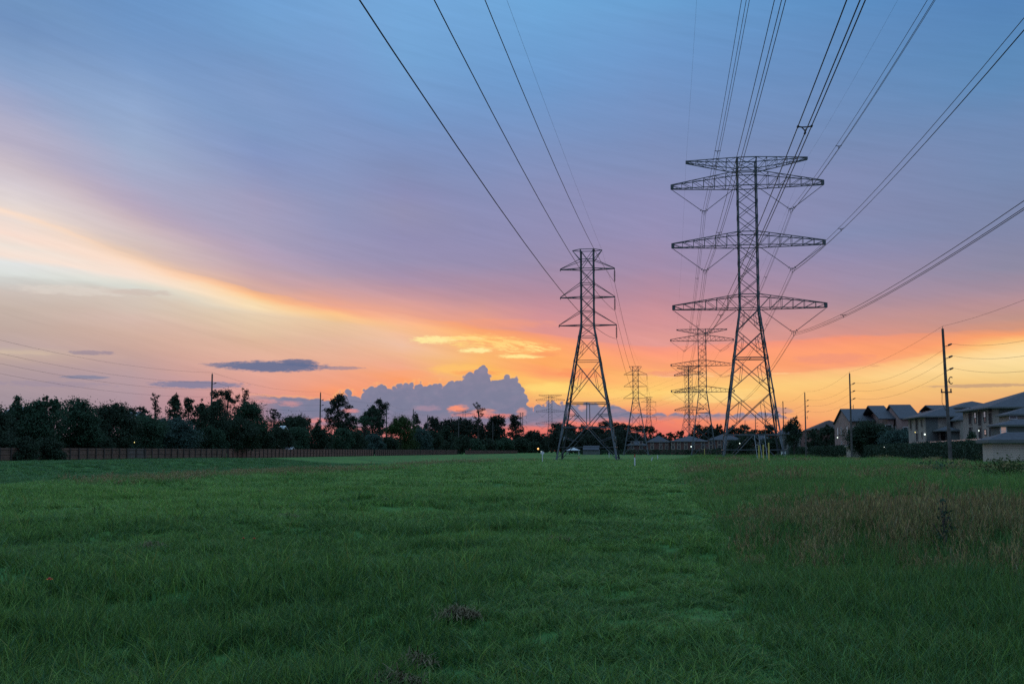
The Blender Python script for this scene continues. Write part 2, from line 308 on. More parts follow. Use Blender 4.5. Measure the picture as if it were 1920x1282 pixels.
def grassmat(n, a, b, c, dry=0.25, dim=0.5):
    """a,b: two turf colours mixed in patches; c: dead blades; turf nearest the camera is painted darker, imitating shaded gaps and vignetting"""
    m = bpy.data.materials.new(n); m.use_nodes = True; t = m.node_tree; TREE[0] = t
    bs = t.nodes['Principled BSDF']; bs.inputs['Roughness'].default_value = 0.6; bs.inputs['Specular IOR Level'].default_value = 0.15
    g = t.nodes.new('ShaderNodeNewGeometry'); oi = t.nodes.new('ShaderNodeObjectInfo')
    big = noise(S(g.outputs['Position']), 0.09, 4.0, 0.6)
    med = mr(noise(S(g.outputs['Position']), 0.45, 4.0, 0.65), 0.36, 0.64)
    sp = t.nodes.new('ShaderNodeSeparateXYZ'); t.links.new(g.outputs['Position'], sp.inputs[0])
    near_shade = mr(S(sp.outputs[1]) + (big - 0.5) * 30.0 + (med - 0.5) * 8.0, 8.0, 46.0, 1.0, 0.0)  # distance mask for the darkening painted into the near blades
    r = S(oi.outputs['Random']); isl = S(g.outputs['Random Per Island'])
    f = mth('ADD', mr(big, 0.38, 0.62) * 0.42, med * 0.4 + r * 0.18, clamp=True)
    col = mixc(f, tuple(a) + (1,), tuple(b) + (1,))
    col = mixc(mr(isl, 1 - dry, 1.0) * 0.8, col, tuple(c) + (1,))
    col = mixc(near_shade * dim, col, mixc(f, (0.016, 0.072, 0.022, 1), (0.045, 0.125, 0.030, 1)))
    hue = mth('FRACT', isl * 7.31)
    col = mixc(mr(hue, 0.0, 1.0, 0.0, 0.38, smooth=False), col, (0.17, 0.26, 0.03, 1))
    col = mixc(mr(mth('FRACT', isl * 13.7), 0.6, 1.0) * 0.5, col, (0.022, 0.12, 0.075, 1))
    sc_ = t.nodes.new('ShaderNodeVectorMath'); sc_.operation = 'SCALE'; put(sc_.inputs[0], col)
    put(sc_.inputs['Scale'], mr(mth('FRACT', isl * 29.3), 0.0, 1.0, 0.5, 1.45, smooth=False)); col = S(sc_.outputs[0])
    put(bs.inputs['Base Color'], col)
    tr = t.nodes.new('ShaderNodeBsdfTranslucent'); put(tr.inputs[0], col)
    mx = t.nodes.new('ShaderNodeMixShader'); mx.inputs[0].default_value = 0.3
    t.links.new(bs.outputs[0], mx.inputs[1]); t.links.new(tr.outputs[0], mx.inputs[2])
    t.links.new(mx.outputs[0], t.nodes['Material Output'].inputs[0])
    TREE[0] = WT; M[n] = m
grassmat('grass_green', (0.050, 0.180, 0.040), (0.140, 0.310, 0.060), (0.22, 0.27, 0.08), dim=0.78)
grassmat('grass_tall', (0.065, 0.180, 0.055), (0.125, 0.245, 0.070), (0.20, 0.23, 0.08), dry=0.15, dim=0.6)
grassmat('grass_seed', (0.24, 0.155, 0.085), (0.30, 0.19, 0.11), (0.38, 0.28, 0.14), dim=0.1)
grassmat('grass_dry', (0.18, 0.20, 0.07), (0.23, 0.23, 0.08), (0.30, 0.27, 0.12), dim=0.4)
grassmat('grass_bank', (0.024, 0.100, 0.036), (0.046, 0.150, 0.048), (0.08, 0.14, 0.06), dim=0.0)

# ------------------------------------------------------------------ mesh helpers
WLOC = {}
BS = [1.0]
class MB:
    def __init__(s): s.v = []; s.f = []
    def add(s, vs, fs):
        o = len(s.v); s.v += [tuple(p) for p in vs]; s.f += [tuple(i + o for i in f) for f in fs]; return s
    def box(s, x0, x1, y0, y1, z0, z1):
        vs = [(x, y, z) for z in (z0, z1) for y in (y0, y1) for x in (x0, x1)]
        return s.add(vs, [(0,2,3,1),(4,5,7,6),(0,1,5,4),(2,6,7,3),(0,4,6,2),(1,3,7,5)])
    def bar(s, p, q, w, h=None):
        p = Vector(p); q = Vector(q); d = q - p; w *= BS[0]
        if d.length < 1e-5: return s
        d.normalize(); h = h or w
        a = d.cross(Vector((0, 1, 0)) if abs(d.y) < 0.9 else Vector((1, 0, 0))).normalized(); b = d.cross(a)
        vs = []
        for c in (p, q):
            for i, j in ((-1,-1),(1,-1),(1,1),(-1,1)): vs.append(c + a * (w / 2 * i) + b * (h / 2 * j))
        return s.add(vs, [(0,3,2,1),(4,5,6,7),(0,1,5,4),(1,2,6,5),(2,3,7,6),(3,0,4,7)])
    def angle(s, p, q, w, inx, iny):
        """L-section leg, flanges turned towards (inx, iny)"""
        p = Vector(p); q = Vector(q); w *= BS[0]; t = w * 0.16
        prof = [(0,0),(w*inx,0),(w*inx,t*iny),(t*inx,t*iny),(t*inx,w*iny),(0,w*iny)]
        vs = [Vector((c.x + a, c.y + b, c.z)) for c in (p, q) for a, b in prof]
        return s.add(vs, [(0,1,2,3),(0,3,4,5),(6,9,8,7),(6,11,10,9)] + [(i, (i+1) % 6, (i+1) % 6 + 6, i + 6) for i in range(6)])
    def tube(s, pts, r, n=6, r2=None):
        m = len(pts); pts = [Vector(p) for p in pts]; vs = []
        for i, p in enumerate(pts):
            d = (pts[min(i+1, m-1)] - pts[max(i-1, 0)]).normalized()
            a = d.cross(Vector((0, 0, 1)) if abs(d.z) < 0.9 else Vector((1, 0, 0))).normalized(); b = d.cross(a)
            rr = r if r2 is None else r + (r2 - r) * i / (m - 1)
            for k in range(n):
                an = 2 * math.pi * k / n; vs.append(p + a * (rr * math.cos(an)) + b * (rr * math.sin(an)))
        fs = [(i*n+k, i*n+(k+1) % n, (i+1)*n+(k+1) % n, (i+1)*n+k) for i in range(m-1) for k in range(n)]
        fs += [tuple(range(n)), tuple((m-1)*n + k for k in reversed(range(n)))]
        return s.add(vs, fs)
    def lathe(s, p, q, prof, n=8):
        """profile [(t along p->q in 0..1, radius)]"""
        p = Vector(p); q = Vector(q); d = (q - p); dn = d.normalized()
        a = dn.cross(Vector((0, 1, 0)) if abs(dn.y) < 0.9 else Vector((1, 0, 0))).normalized(); b = dn.cross(a); vs = []
        for t, r in prof:
            for k in range(n):
                an = 2 * math.pi * k / n; vs.append(p + d * t + a * (r * math.cos(an)) + b * (r * math.sin(an)))
        m = len(prof)
        fs = [(i*n+k, i*n+(k+1) % n, (i+1)*n+(k+1) % n, (i+1)*n+k) for i in range(m-1) for k in range(n)]
        fs += [tuple(range(n)), tuple((m-1)*n + k for k in reversed(range(n)))]
        return s.add(vs, fs)
    def build(s, name, m, parent=None, label=None, smooth=False):
        me = bpy.data.meshes.new(name)
        o_ = WLOC.get(parent.name, Vector((0,0,0))) if parent else Vector((0,0,0))
        me.from_pydata([(x - o_.x, y - o_.y, z - o_.z) for x, y, z in s.v], [], s.f); me.update()
        if smooth: me.polygons.foreach_set('use_smooth', [True] * len(me.polygons))
        me.materials.append(m)
        o = bpy.data.objects.new(name, me); COL.objects.link(o)
        if parent: o.parent = parent; WLOC[o.name] = o_
        else: WLOC[o.name] = Vector((0,0,0))
        if label: o['label'] = label
        return o
def npmesh(name, verts, faces4, m, parent=None, mats=None, midx=None):
    me = bpy.data.meshes.new(name); n = len(verts); k = len(faces4)
    if parent is not None:
        o_ = WLOC.get(parent.name, Vector((0,0,0))); verts = verts - np.array([o_.x, o_.y, o_.z])
    me.vertices.add(n); me.vertices.foreach_set('co', verts.astype(np.float32).ravel())
    fs = faces4.shape[1]
    me.loops.add(k * fs); me.loops.foreach_set('vertex_index', faces4.astype(np.int32).ravel())
    me.polygons.add(k); me.polygons.foreach_set('loop_start', np.arange(0, k * fs, fs, dtype=np.int32))
    for q in (mats or [m]): me.materials.append(q)
    if midx is not None: me.polygons.foreach_set('material_index', midx.astype(np.int32))
    me.update(calc_edges=True); me.validate()
    o = bpy.data.objects.new(name, me); COL.objects.link(o)
    if parent is not None: o.parent = parent
    return o
def tag(o, label=None, cat=None, group=None, kind=None):
    if label: o['label'] = label
    if cat: o['category'] = cat
    if group: o['group'] = group
    if kind: o['kind'] = kind
    return o
def thing(name, loc, label, cat, group=None):
    o = bpy.data.objects.new(name, None); COL.objects.link(o); o.location = loc; o.empty_display_size = 0.5
    WLOC[o.name] = Vector(loc); return tag(o, label, cat, group)
def copy_tree(o, loc, rz, label, group=None, skip=()):
    r = o.copy(); COL.objects.link(r); r.location = loc; r.rotation_euler = (0, 0, rz); r['label'] = label
    if group: r['group'] = group
    for ch in list(o.children):
        if ch.name.split('.')[0] in skip: continue
        c = ch.copy(); COL.objects.link(c); c.parent = r
        for g in list(ch.children):
            d = g.copy(); COL.objects.link(d); d.parent = c
    WLOC[r.name] = Vector(loc)
    return r

# ------------------------------------------------------------------ ground
def sstep(a, b, x):
    t = np.clip((x - a) / (b - a), 0, 1); return t * t * (3 - 2 * t)
def zg(u, v):
    u = np.asarray(u, dtype=float); v = np.asarray(v, dtype=float)
    z = -0.75 * sstep(-30, -40, u) + 1.0 * sstep(-58, -72, u)
    near = 1 - sstep(60, 160, np.hypot(u, v))
    w = 0.05 * np.sin(u * 0.45 + 0.8 * np.sin(v * 0.31)) + 0.075 * np.sin(v * 0.62 + 1.5 * np.sin(u * 0.23)) + 0.045 * np.sin(u * 1.1 + v * 0.9) + 0.03 * np.sin(v * 1.9 + 1.7 * np.sin(u * 0.8))
    return z + w * near * (1 - sstep(-25, -35, u) * 0.5)
def gz(u, v): return float(zg(u, v))
uu = np.concatenate([np.linspace(-3000, -200, 14), np.linspace(-180, -100, 9), np.linspace(-96, -28, 46), np.linspace(-26, 40, 100), np.linspace(44, 200, 24), np.linspace(300, 3000, 12)])
vv = np.concatenate([np.linspace(-60, 0, 20), np.linspace(0.8, 80, 130), np.linspace(82, 220, 50), np.geomspace(225, 7000, 40)])
U, V = np.meshgrid(uu, vv); Z = zg(U, V)
vs = np.stack([U.ravel(), V.ravel(), Z.ravel()], 1); nu, nv = len(uu), len(vv)
ii = (np.arange(nv - 1)[:, None] * nu + np.arange(nu - 1)[None, :]).ravel()
gm = bpy.data.materials.new('meadow_ground'); gm.use_nodes = True; TREE[0] = gm.node_tree
b_ = gm.node_tree.nodes['Principled BSDF']; b_.inputs['Roughness'].default_value = 0.95; b_.inputs['Specular IOR Level'].default_value = 0.05
g_ = gm.node_tree.nodes.new('ShaderNodeNewGeometry'); pos = S(g_.outputs['Position'])
c_ = mixc(mr(noise(pos, 0.12, 5.0, 0.65), 0.35, 0.65), (0.030, 0.100, 0.030, 1), (0.060, 0.150, 0.040, 1))
c_ = mixc(mr(noise(pos, 1.7, 4.0, 0.7), 0.5, 0.8) * 0.6, c_, (0.045, 0.045, 0.026, 1))
put(b_.inputs['Base Color'], c_); TREE[0] = WT
ground = npmesh('ground', vs, np.stack([ii, ii + 1, ii + nu + 1, ii + nu], 1), gm)
ground.data.polygons.foreach_set('use_smooth', [True] * len(ground.data.polygons))
ground['kind'] = 'structure'

# ------------------------------------------------------------------ grass
def tuft(name, n, h, rad, w, bend, mats, frac, seed, seedhead=0.0, segs=3):
    r = np.random.default_rng(seed); V_ = []; F_ = []; I_ = []
    for i in range(n):
        a = r.uniform(0, 2 * math.pi); d = rad * math.sqrt(r.uniform()); bx, by = d * math.cos(a), d * math.sin(a)
        lean = r.uniform(0, 2 * math.pi); hh = h * r.uniform(0.55, 1.1); bd = bend * r.uniform(0.2, 1.3) * hh
        mi = r.choice(len(mats), p=frac); ww = w * r.uniform(0.7, 1.3); fa = r.uniform(0, math.pi); ca, sa = math.cos(fa) * ww / 2, math.sin(fa) * ww / 2
        o = len(V_)
        for k in range(segs + 1):
            t = k / segs; q = 1 - t ** 1.8 * 0.85
            cx, cy = bx + math.cos(lean) * bd * t * t, by + math.sin(lean) * bd * t * t
            cz = hh * (t - 0.25 * (bd / hh) * t * t)
            V_ += [(cx - ca * q, cy - sa * q, cz), (cx + ca * q, cy + sa * q, cz)]
        for k in range(segs): F_.append((o + 2*k, o + 2*k + 1, o + 2*k + 3, o + 2*k + 2)); I_.append(mi)
        if seedhead and r.uniform() < seedhead:
            tx, ty, tz = bx + math.cos(lean) * bd, by + math.sin(lean) * bd, hh * (1 - 0.25 * bd / hh)
            for k in range(9):
                aa = r.uniform(0, 2 * math.pi); L = r.uniform(0.008, 0.045); z0 = tz - r.uniform(0, 0.26)
                ex, ey, ez = tx + L * math.cos(aa), ty + L * math.sin(aa), z0 + r.uniform(0.04, 0.12)
                o = len(V_); e = 0.003
                V_ += [(tx - e, ty, z0), (tx + e, ty, z0), (ex + e, ey, ez), (ex - e, ey, ez)]
                F_.append((o, o+1, o+2, o+3)); I_.append(len(mats))
    me = bpy.data.meshes.new(name); me.from_pydata(V_, [], F_); me.update()
    for m_ in mats: me.materials.append(M[m_])
    me.materials.append(M['grass_seed'])
    me.polygons.foreach_set('material_index', I_)
    return bpy.data.objects.new(name, me)
tc_ = bpy.data.collections.new('grass_tufts')
for k in range(4):
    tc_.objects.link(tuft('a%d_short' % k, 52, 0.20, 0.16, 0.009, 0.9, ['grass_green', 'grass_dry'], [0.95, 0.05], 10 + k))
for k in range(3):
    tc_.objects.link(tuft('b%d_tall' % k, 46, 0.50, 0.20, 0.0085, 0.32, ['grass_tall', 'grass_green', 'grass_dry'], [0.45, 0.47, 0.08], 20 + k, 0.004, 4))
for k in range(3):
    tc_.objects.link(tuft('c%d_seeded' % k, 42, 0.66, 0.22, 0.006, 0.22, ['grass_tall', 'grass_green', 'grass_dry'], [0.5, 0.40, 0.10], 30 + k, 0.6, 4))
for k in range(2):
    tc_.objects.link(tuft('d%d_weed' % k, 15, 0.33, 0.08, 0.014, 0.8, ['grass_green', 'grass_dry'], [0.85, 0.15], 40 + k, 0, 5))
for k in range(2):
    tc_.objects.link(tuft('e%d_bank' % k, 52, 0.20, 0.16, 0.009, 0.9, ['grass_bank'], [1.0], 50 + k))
def vnoise(x, y, s, seed):
    r = np.random.default_rng(seed); g = r.uniform(0, 1, (64, 64)); x = x / s; y = y / s
    i = np.floor(x).astype(int); j = np.floor(y).astype(int); fx = x - i; fy = y - j
    fx = fx * fx * (3 - 2 * fx); fy = fy * fy * (3 - 2 * fy)
    G = lambda a, b: g[a % 64, b % 64]
    return (G(i, j) * (1-fx) + G(i+1, j) * fx) * (1-fy) + (G(i, j+1) * (1-fx) + G(i+1, j+1) * fx) * fy
R = np.random.default_rng(7)
pts = []; scl = []; kin = []
def scatter(r0, r1, dens, sxy, sz):
    # a wedge of the field wider than the view
    n = int(dens * math.radians(74) / 2 * (r1**2 - r0**2))
    rr = np.sqrt(R.uniform(r0**2, r1**2, n)); an = np.radians(R.uniform(-46, 28, n))
    x = rr * np.sin(an); y = rr * np.cos(an)
    big = vnoise(x, y, 6.0, 1) * 0.35 + vnoise(x, y, 2.0, 2) * 0.3 + vnoise(x, y, 0.7, 3) * 0.35
    bound = 1.0 + 0.5 * (vnoise(y, y * 0, 3.0, 5) - 0.5) + 0.15 * (vnoise(y, y * 0, 0.8, 6) - 0.5)
    tall = x > bound
    k = R.integers(0, 4, n)
    seedzone = (vnoise(x, y, 9.0, 11) * 0.55 + vnoise(x, y, 2.5, 12) * 0.25) + 0.38 * np.exp(-((y - 19) / 6.5) ** 2)
    zc_ = 21.5 + 4 * (vnoise(x, y * 0, 8.0, 21) - 0.5); prob = 0.54 * np.clip((x - bound) / 2.2, 0.15, 1) * np.exp(-((y - zc_) / 6.0) ** 2) * np.clip(vnoise(x, y, 4.5, 22) * 0.8 + vnoise(x, y, 1.1, 23) * 0.7 - 0.12, 0, 1) + 0.12 * np.clip(vnoise(x, y, 9.0, 24) * 2 - 1, 0, 1) * (y > 25)
    sd = tall & (R.uniform(0, 1, n) < prob)
    tl = tall & ~sd
    sd = sd & ((y > 13.5 + 1.5 * vnoise(x, y, 1.0, 41)) | (R.uniform(0, 1, n) < 0.01)); tl = tall & ~sd
    k = np.where(tl, R.integers(4, 7, n), k); k = np.where(sd, R.integers(7, 10, n), k)
    strip = (x < -22) & (x > -33) & (vnoise(x, y, 7.0, 14) * 0.7 + 0.5 * vnoise(x, y, 1.5, 15) > 0.62) & (y > 50) & (R.uniform(0, 1, n) < 0.5)
    k = np.where(strip, R.integers(4, 8, n), k)
    bank = x < -37 + 2 * vnoise(x, y, 5.0, 17)
    k = np.where(bank, R.integers(12, 14, n), k)
    wd = (~tall) & (R.uniform(0, 1, n) < 0.055) & (rr < 45); k = np.where(wd, R.integers(10, 12, n), k)
    hs = np.where(tall, 0.75 + 0.6 * big, 0.35 + 1.45 * big)
    edge = np.clip((x - bound) / 2.5, 0, 1); edge2 = np.clip((y - 4) / 14, 0.5, 1)
    hs = np.where(tall, hs * (0.5 + 0.5 * edge) * edge2, hs)
    mown = (~tall) & (x > bound - 2.6 - 0.4 * vnoise(y, x * 0, 4.0, 43)) & (y < 70); hs = np.where(mown, hs * 0.6, hs)
    hs = np.where(strip, 0.6, hs)
    base_ = (np.abs(x - 13.75) < 10) & (np.abs(y - 195) < 9) & (R.uniform(0, 1, n) < 0.7)
    k = np.where(base_, R.integers(4, 7, n), k); hs = np.where(base_, 1.9, hs)
    keep = (x < 44) & (x > -84)
    bare = (vnoise(x, y, 1.4, 31) * 0.7 + vnoise(x, y, 0.5, 32) * 0.3 > 0.68) & (rr < 45) & ~tall
    keep &= ~(bare & (R.uniform(0, 1, n) < 0.75))
    thin = (bound - x > 0) & (bound - x < 0.35); hs = np.where(thin, hs * 0.6, hs)
    s = R.uniform(0.8, 1.25, n)
    pts.append(np.stack([x, y, zg(x, y) - 0.01], 1)[keep])
    scl.append(np.stack([s * sxy, s * sxy, s * hs * sz], 1)[keep]); kin.append(k[keep])
scatter(2.0, 14, 46, 0.9, 1.0)
scatter(14, 26, 28, 1.15, 1.0)
scatter(26, 50, 13, 1.6, 1.0)
scatter(50, 100, 4.5, 2.6, 1.05)
scatter(100, 210, 1.1, 4.6, 1.1)
pts = np.concatenate(pts); scl = np.concatenate(scl); kin = np.concatenate(kin)
me = bpy.data.meshes.new('meadow_grass'); me.vertices.add(len(pts)); me.vertices.foreach_set('co', pts.astype(np.float32).ravel())
a = me.attributes.new('scl', 'FLOAT_VECTOR', 'POINT'); a.data.foreach_set('vector', scl.astype(np.float32).ravel())
rot = np.stack([R.normal(0, 0.08, len(pts)), R.normal(0, 0.08, len(pts)), R.uniform(0, 6.283, len(pts))], 1)
a = me.attributes.new('rot', 'FLOAT_VECTOR', 'POINT'); a.data.foreach_set('vector', rot.astype(np.float32).ravel())
a = me.attributes.new('kin', 'INT', 'POINT'); a.data.foreach_set('value', kin.astype(np.int32))
me.update()
grass = bpy.data.objects.new('meadow_grass', me); COL.objects.link(grass)
tag(grass, 'rich green meadow grass with tall seeding grass on the right', 'grass', kind='stuff')
ng = bpy.data.node_groups.new('tufts', 'GeometryNodeTree')
ng.interface.new_socket('Geometry', in_out='INPUT', socket_type='NodeSocketGeometry')
ng.interface.new_socket('Geometry', in_out='OUTPUT', socket_type='NodeSocketGeometry')
gi = ng.nodes.new('NodeGroupInput'); go = ng.nodes.new('NodeGroupOutput')
ip = ng.nodes.new('GeometryNodeInstanceOnPoints'); ci = ng.nodes.new('GeometryNodeCollectionInfo')
ci.inputs['Collection'].default_value = tc_; ci.inputs['Separate Children'].default_value = True; ci.inputs['Reset Children'].default_value = True
def na(nm, ty):
    n = ng.nodes.new('GeometryNodeInputNamedAttribute'); n.data_type = ty; n.inputs['Name'].default_value = nm; return n.outputs['Attribute']
ng.links.new(gi.outputs[0], ip.inputs['Points']); ng.links.new(ci.outputs[0], ip.inputs['Instance'])
ip.inputs['Pick Instance'].default_value = True
ng.links.new(na('kin', 'INT'), ip.inputs['Instance Index'])
e2r = ng.nodes.new('FunctionNodeEulerToRotation'); ng.links.new(na('rot', 'FLOAT_VECTOR'), e2r.inputs[0])
ng.links.new(e2r.outputs[0], ip.inputs['Rotation']); ng.links.new(na('scl', 'FLOAT_VECTOR'), ip.inputs['Scale'])
ng.links.new(ip.outputs[0], go.inputs[0])
md = grass.modifiers.new('tufts', 'NODES'); md.node_group = ng

# ------------------------------------------------------------------ 345 kV lattice tower (built once, copied along the line)
V1, V2 = 197.0, 476.0
def zl(py): return P(1402, py, V1)[1]
TU = 13.75
zt, zga, z2t, z2b, z3t, z3b, z4t, z4b = [zl(y) for y in (299, 320, 324, 351, 437, 462, 553.5, 579)]
BZ = [0.0, zl(843), zl(815), zl(734), zl(672), zl(621), z4b]
def hw(z): return 1.68 if z >= z4b else 1.68 + (5.1 - 1.68) * (z4b - z) / z4b
def face_x(mb, z0, z1, w, red=False):
    """X bracing on the four faces between two heights"""
    a, b = hw(z0), hw(z1)
    for s in (-1, 1):
        for ax in (0, 1):
            def p(t, z, h): return (t * h, s * h, z) if ax == 0 else (s * h, t * h, z)
            A, B, C, D = p(-1, z0, a), p(1, z0, a), p(1, z1, b), p(-1, z1, b)
            mb.bar(A, C, w); mb.bar(B, D, w)
            if red:
                c = a / (a + b)
                X = tuple((A[i] + (C[i] - A[i]) * c) for i in range(3))
                for L0, L1, Q, R_ in ((A, D, A, C), (B, C, B, D)):
                    m1 = tuple((L0[i] + L1[i]) / 2 for i in range(3))
                    lo = tuple((L0[i] + X[i]) / 2 for i in range(3)); hi = tuple((L1[i] + X[i]) / 2 for i in range(3))
                    mb.bar(m1, lo, w * 0.6); mb.bar(m1, hi, w * 0.6); mb.bar(lo, hi, w * 0.6)
def ring(mb, z, w):
    h = hw(z)
    for a, b in (((-h,-h),(h,-h)),((h,-h),(h,h)),((h,h),(-h,h)),((-h,h),(-h,-h))): mb.bar((*a, z), (*b, z), w)
def sheds(n, r, core):
    pr = [(0.0, core)]
    for i in range(n):
        t = 0.06 + 0.88 * i / n; dt = 0.88 / n
        pr += [(t, core), (t + dt * 0.25, r), (t + dt * 0.5, r * 0.9), (t + dt * 0.55, core)]
    return pr + [(1.0, core)]
def make_tower():
    t = thing('transmission_tower', (0, 0, 0), '', 'transmission tower')
    mb = MB()
    for sx_ in (-1, 1):
        for sy_ in (-1, 1): mb.angle((sx_*1.68, sy_*1.68, z4b), (sx_*1.68, sy_*1.68, zt), 0.26, -sx_, -sy_)
    zz = [z4b, z4t] + [z4t + (z3b - z4t) * i / 3 for i in (1, 2, 3)] + [z3t] + [z3t + (z2b - z3t) * i / 3 for i in (1, 2, 3)] + [z2t, zga + 0.15, zt]
    for a, b in zip(zz[:-1], zz[1:]):
        if b - a > 0.6: face_x(mb, a, b, 0.11)
    for z in (z4b, z4t, z3b, z3t, z2b, z2t, zga + 0.15, zt): ring(mb, z, 0.17)
    for i in range(len(BZ) - 2, 1, -1):
        face_x(mb, BZ[i], BZ[i+1], 0.14, red=True)
    ring(mb, BZ[4], 0.18); ring(mb, BZ[2], 0.2)
    h = hw(BZ[4]); mb.bar((-h, 0, BZ[4]), (h, 0, BZ[4]), 0.1); mb.bar((0, -h, BZ[4]), (0, h, BZ[4]), 0.1)
    mb.build('mast', M['steel'], t)
    for sx_ in (-1, 1):
        for sy_ in (-1, 1):
            l = MB(); zs = [BZ[6], BZ[4], BZ[2], 0.0]; ws = [0.27, 0.30, 0.34]
            for a, b, w in zip(zs[:-1], zs[1:], ws):
                l.angle((sx_*hw(b), sy_*hw(b), b), (sx_*hw(a), sy_*hw(a), a), w, -sx_, -sy_)
            l.box(sx_*5.1 - 0.45, sx_*5.1 + 0.45, sy_*5.1 - 0.45, sy_*5.1 + 0.45, -0.3, 0.35)
            l.build('leg', M['steel'], t)
    b = MB(); h2, h0, h1 = hw(BZ[2]), hw(0.15), hw(BZ[1])
    for s in (-1, 1):
        for sg in (-1, 1):
            b.bar((0, s*h2, BZ[2]), (sg*h0*0.78, s*h0, 0.15), 0.16)
            b.bar((s*h2, 0, BZ[2]), (s*h0, sg*h0*0.78, 0.15), 0.16)
    ring(b, BZ[1], 0.16)
    b.build('base_bracing', M['steel'], t)
    # cross arms
    def arm(sg, zb, ztp, L, tipb, tipt, npan):
        mb = MB(); W = 1.68; tw = 0.22
        def q(fr, top, s):
            x = W + (L - W) * fr; y = s * (W + (tw - W) * fr)
            zb_ = zb + (tipb - zb) * fr; zt_ = ztp + (tipt - ztp) * fr
            return (sg * x, y, zt_ if top else zb_)
        for top in (0, 1):
            for s in (-1, 1): mb.bar(q(0, top, s), q(1, top, s), 0.15)
        fr = [i / npan for i in range(npan + 1)]
        for i in range(1, npan + 1):
            for s in (-1, 1):
                mb.bar(q(fr[i], 0, s), q(fr[i], 1, s), 0.09)
                mb.bar(q(fr[i-1], 0, s), q(fr[i], 1, s), 0.09)
            for top in (0, 1):
                mb.bar(q(fr[i], top, -1), q(fr[i], top, 1), 0.07)
                mb.bar(q(fr[i-1], top, -1 if i % 2 else 1), q(fr[i], top, 1 if i % 2 else -1), 0.07)
        e = q(1, 0, 0); mb.box(min(e[0], e[0] - sg*0.5), max(e[0], e[0] - sg*0.5), -0.28, 0.28, tipb - 0.05, tipt + 0.05)
        return mb.build('crossarm', M['steel'], t)
    for sg in (-1, 1):
        arm(sg, zga, zt, 10.35, zt - 0.35, zt, 5)
        for zb, ztp in ((z2b, z2t), (z3b, z3t), (z4b, z4t)):
            arm(sg, zb, ztp, 13.0, zb + 0.05, zb + 0.75, 6)
            vx, vz = 7.35, zb - 4.05
            y0 = MB(); y0.box(sg*vx - 0.36, sg*vx + 0.36, -0.05, 0.05, vz, vz + 0.14)
            for k in (-1, 0, 1):
                d = 0.62 if k == 0 else 0.3
                y0.bar((sg*vx + 0.31*k, 0, vz), (sg*vx + 0.31*k, 0, vz - d), 0.09); y0.box(sg*vx + 0.31*k - 0.05, sg*vx + 0.31*k + 0.05, -0.3, 0.3, vz - d - 0.05, vz - d + 0.05)
            y0.build('yoke_plate', M['steel'], t)
            for x0, x1 in ((12.85, vx + 0.3), (1.9, vx - 0.3)):
                a = (sg*x0, 0, zb - 0.05); c = (sg*x1, 0, vz + 0.08)
                ins = MB().lathe(a, c, sheds(26, 0.085, 0.035), 6).build('insulator_string', M['insul'], t)
                d = Vector(c) - Vector(a); p = Vector(a) + d * 0.95
                MB().lathe(p, p + d.normalized() * 0.1, [(0, 0.2), (1, 0.2)], 8).build('corona_ring', M['steel'], ins)
    return t
BS[0] = 0.84
T1 = make_tower(); T1.location = (TU, V1, 0)
tag(T1, 'tall grey lattice tower, nearest of the wide-armed ones, right of centre', group='wide-armed lattice towers')
T2 = copy_tree(T1, (TU, V2, 0), 0, 'second wide-armed lattice tower, seen whole just left of the tallest one', 'wide-armed lattice towers')
u3 = P(1293, 845, 690)[0]
T3 = copy_tree(T1, (u3, 690, 0), math.radians(-50), 'turned lattice tower where the wide line bends, half behind the second tower', 'wide-armed lattice towers', skip=('insulator_string', 'yoke_plate'))
u4 = P(1032, 845, 1025)[0]
T4 = copy_tree(T1, (u4, 1025, 0), math.radians(4), 'distant wide-armed lattice tower behind the legs of the narrow tower', 'wide-armed lattice towers')
u5 = P(870, 845, 1400)[0]
T5 = copy_tree(T1, (u5, 1400, 0), math.radians(8), 'farthest wide-armed lattice tower, its top above the trees left of a tall pine', 'wide-armed lattice towers')

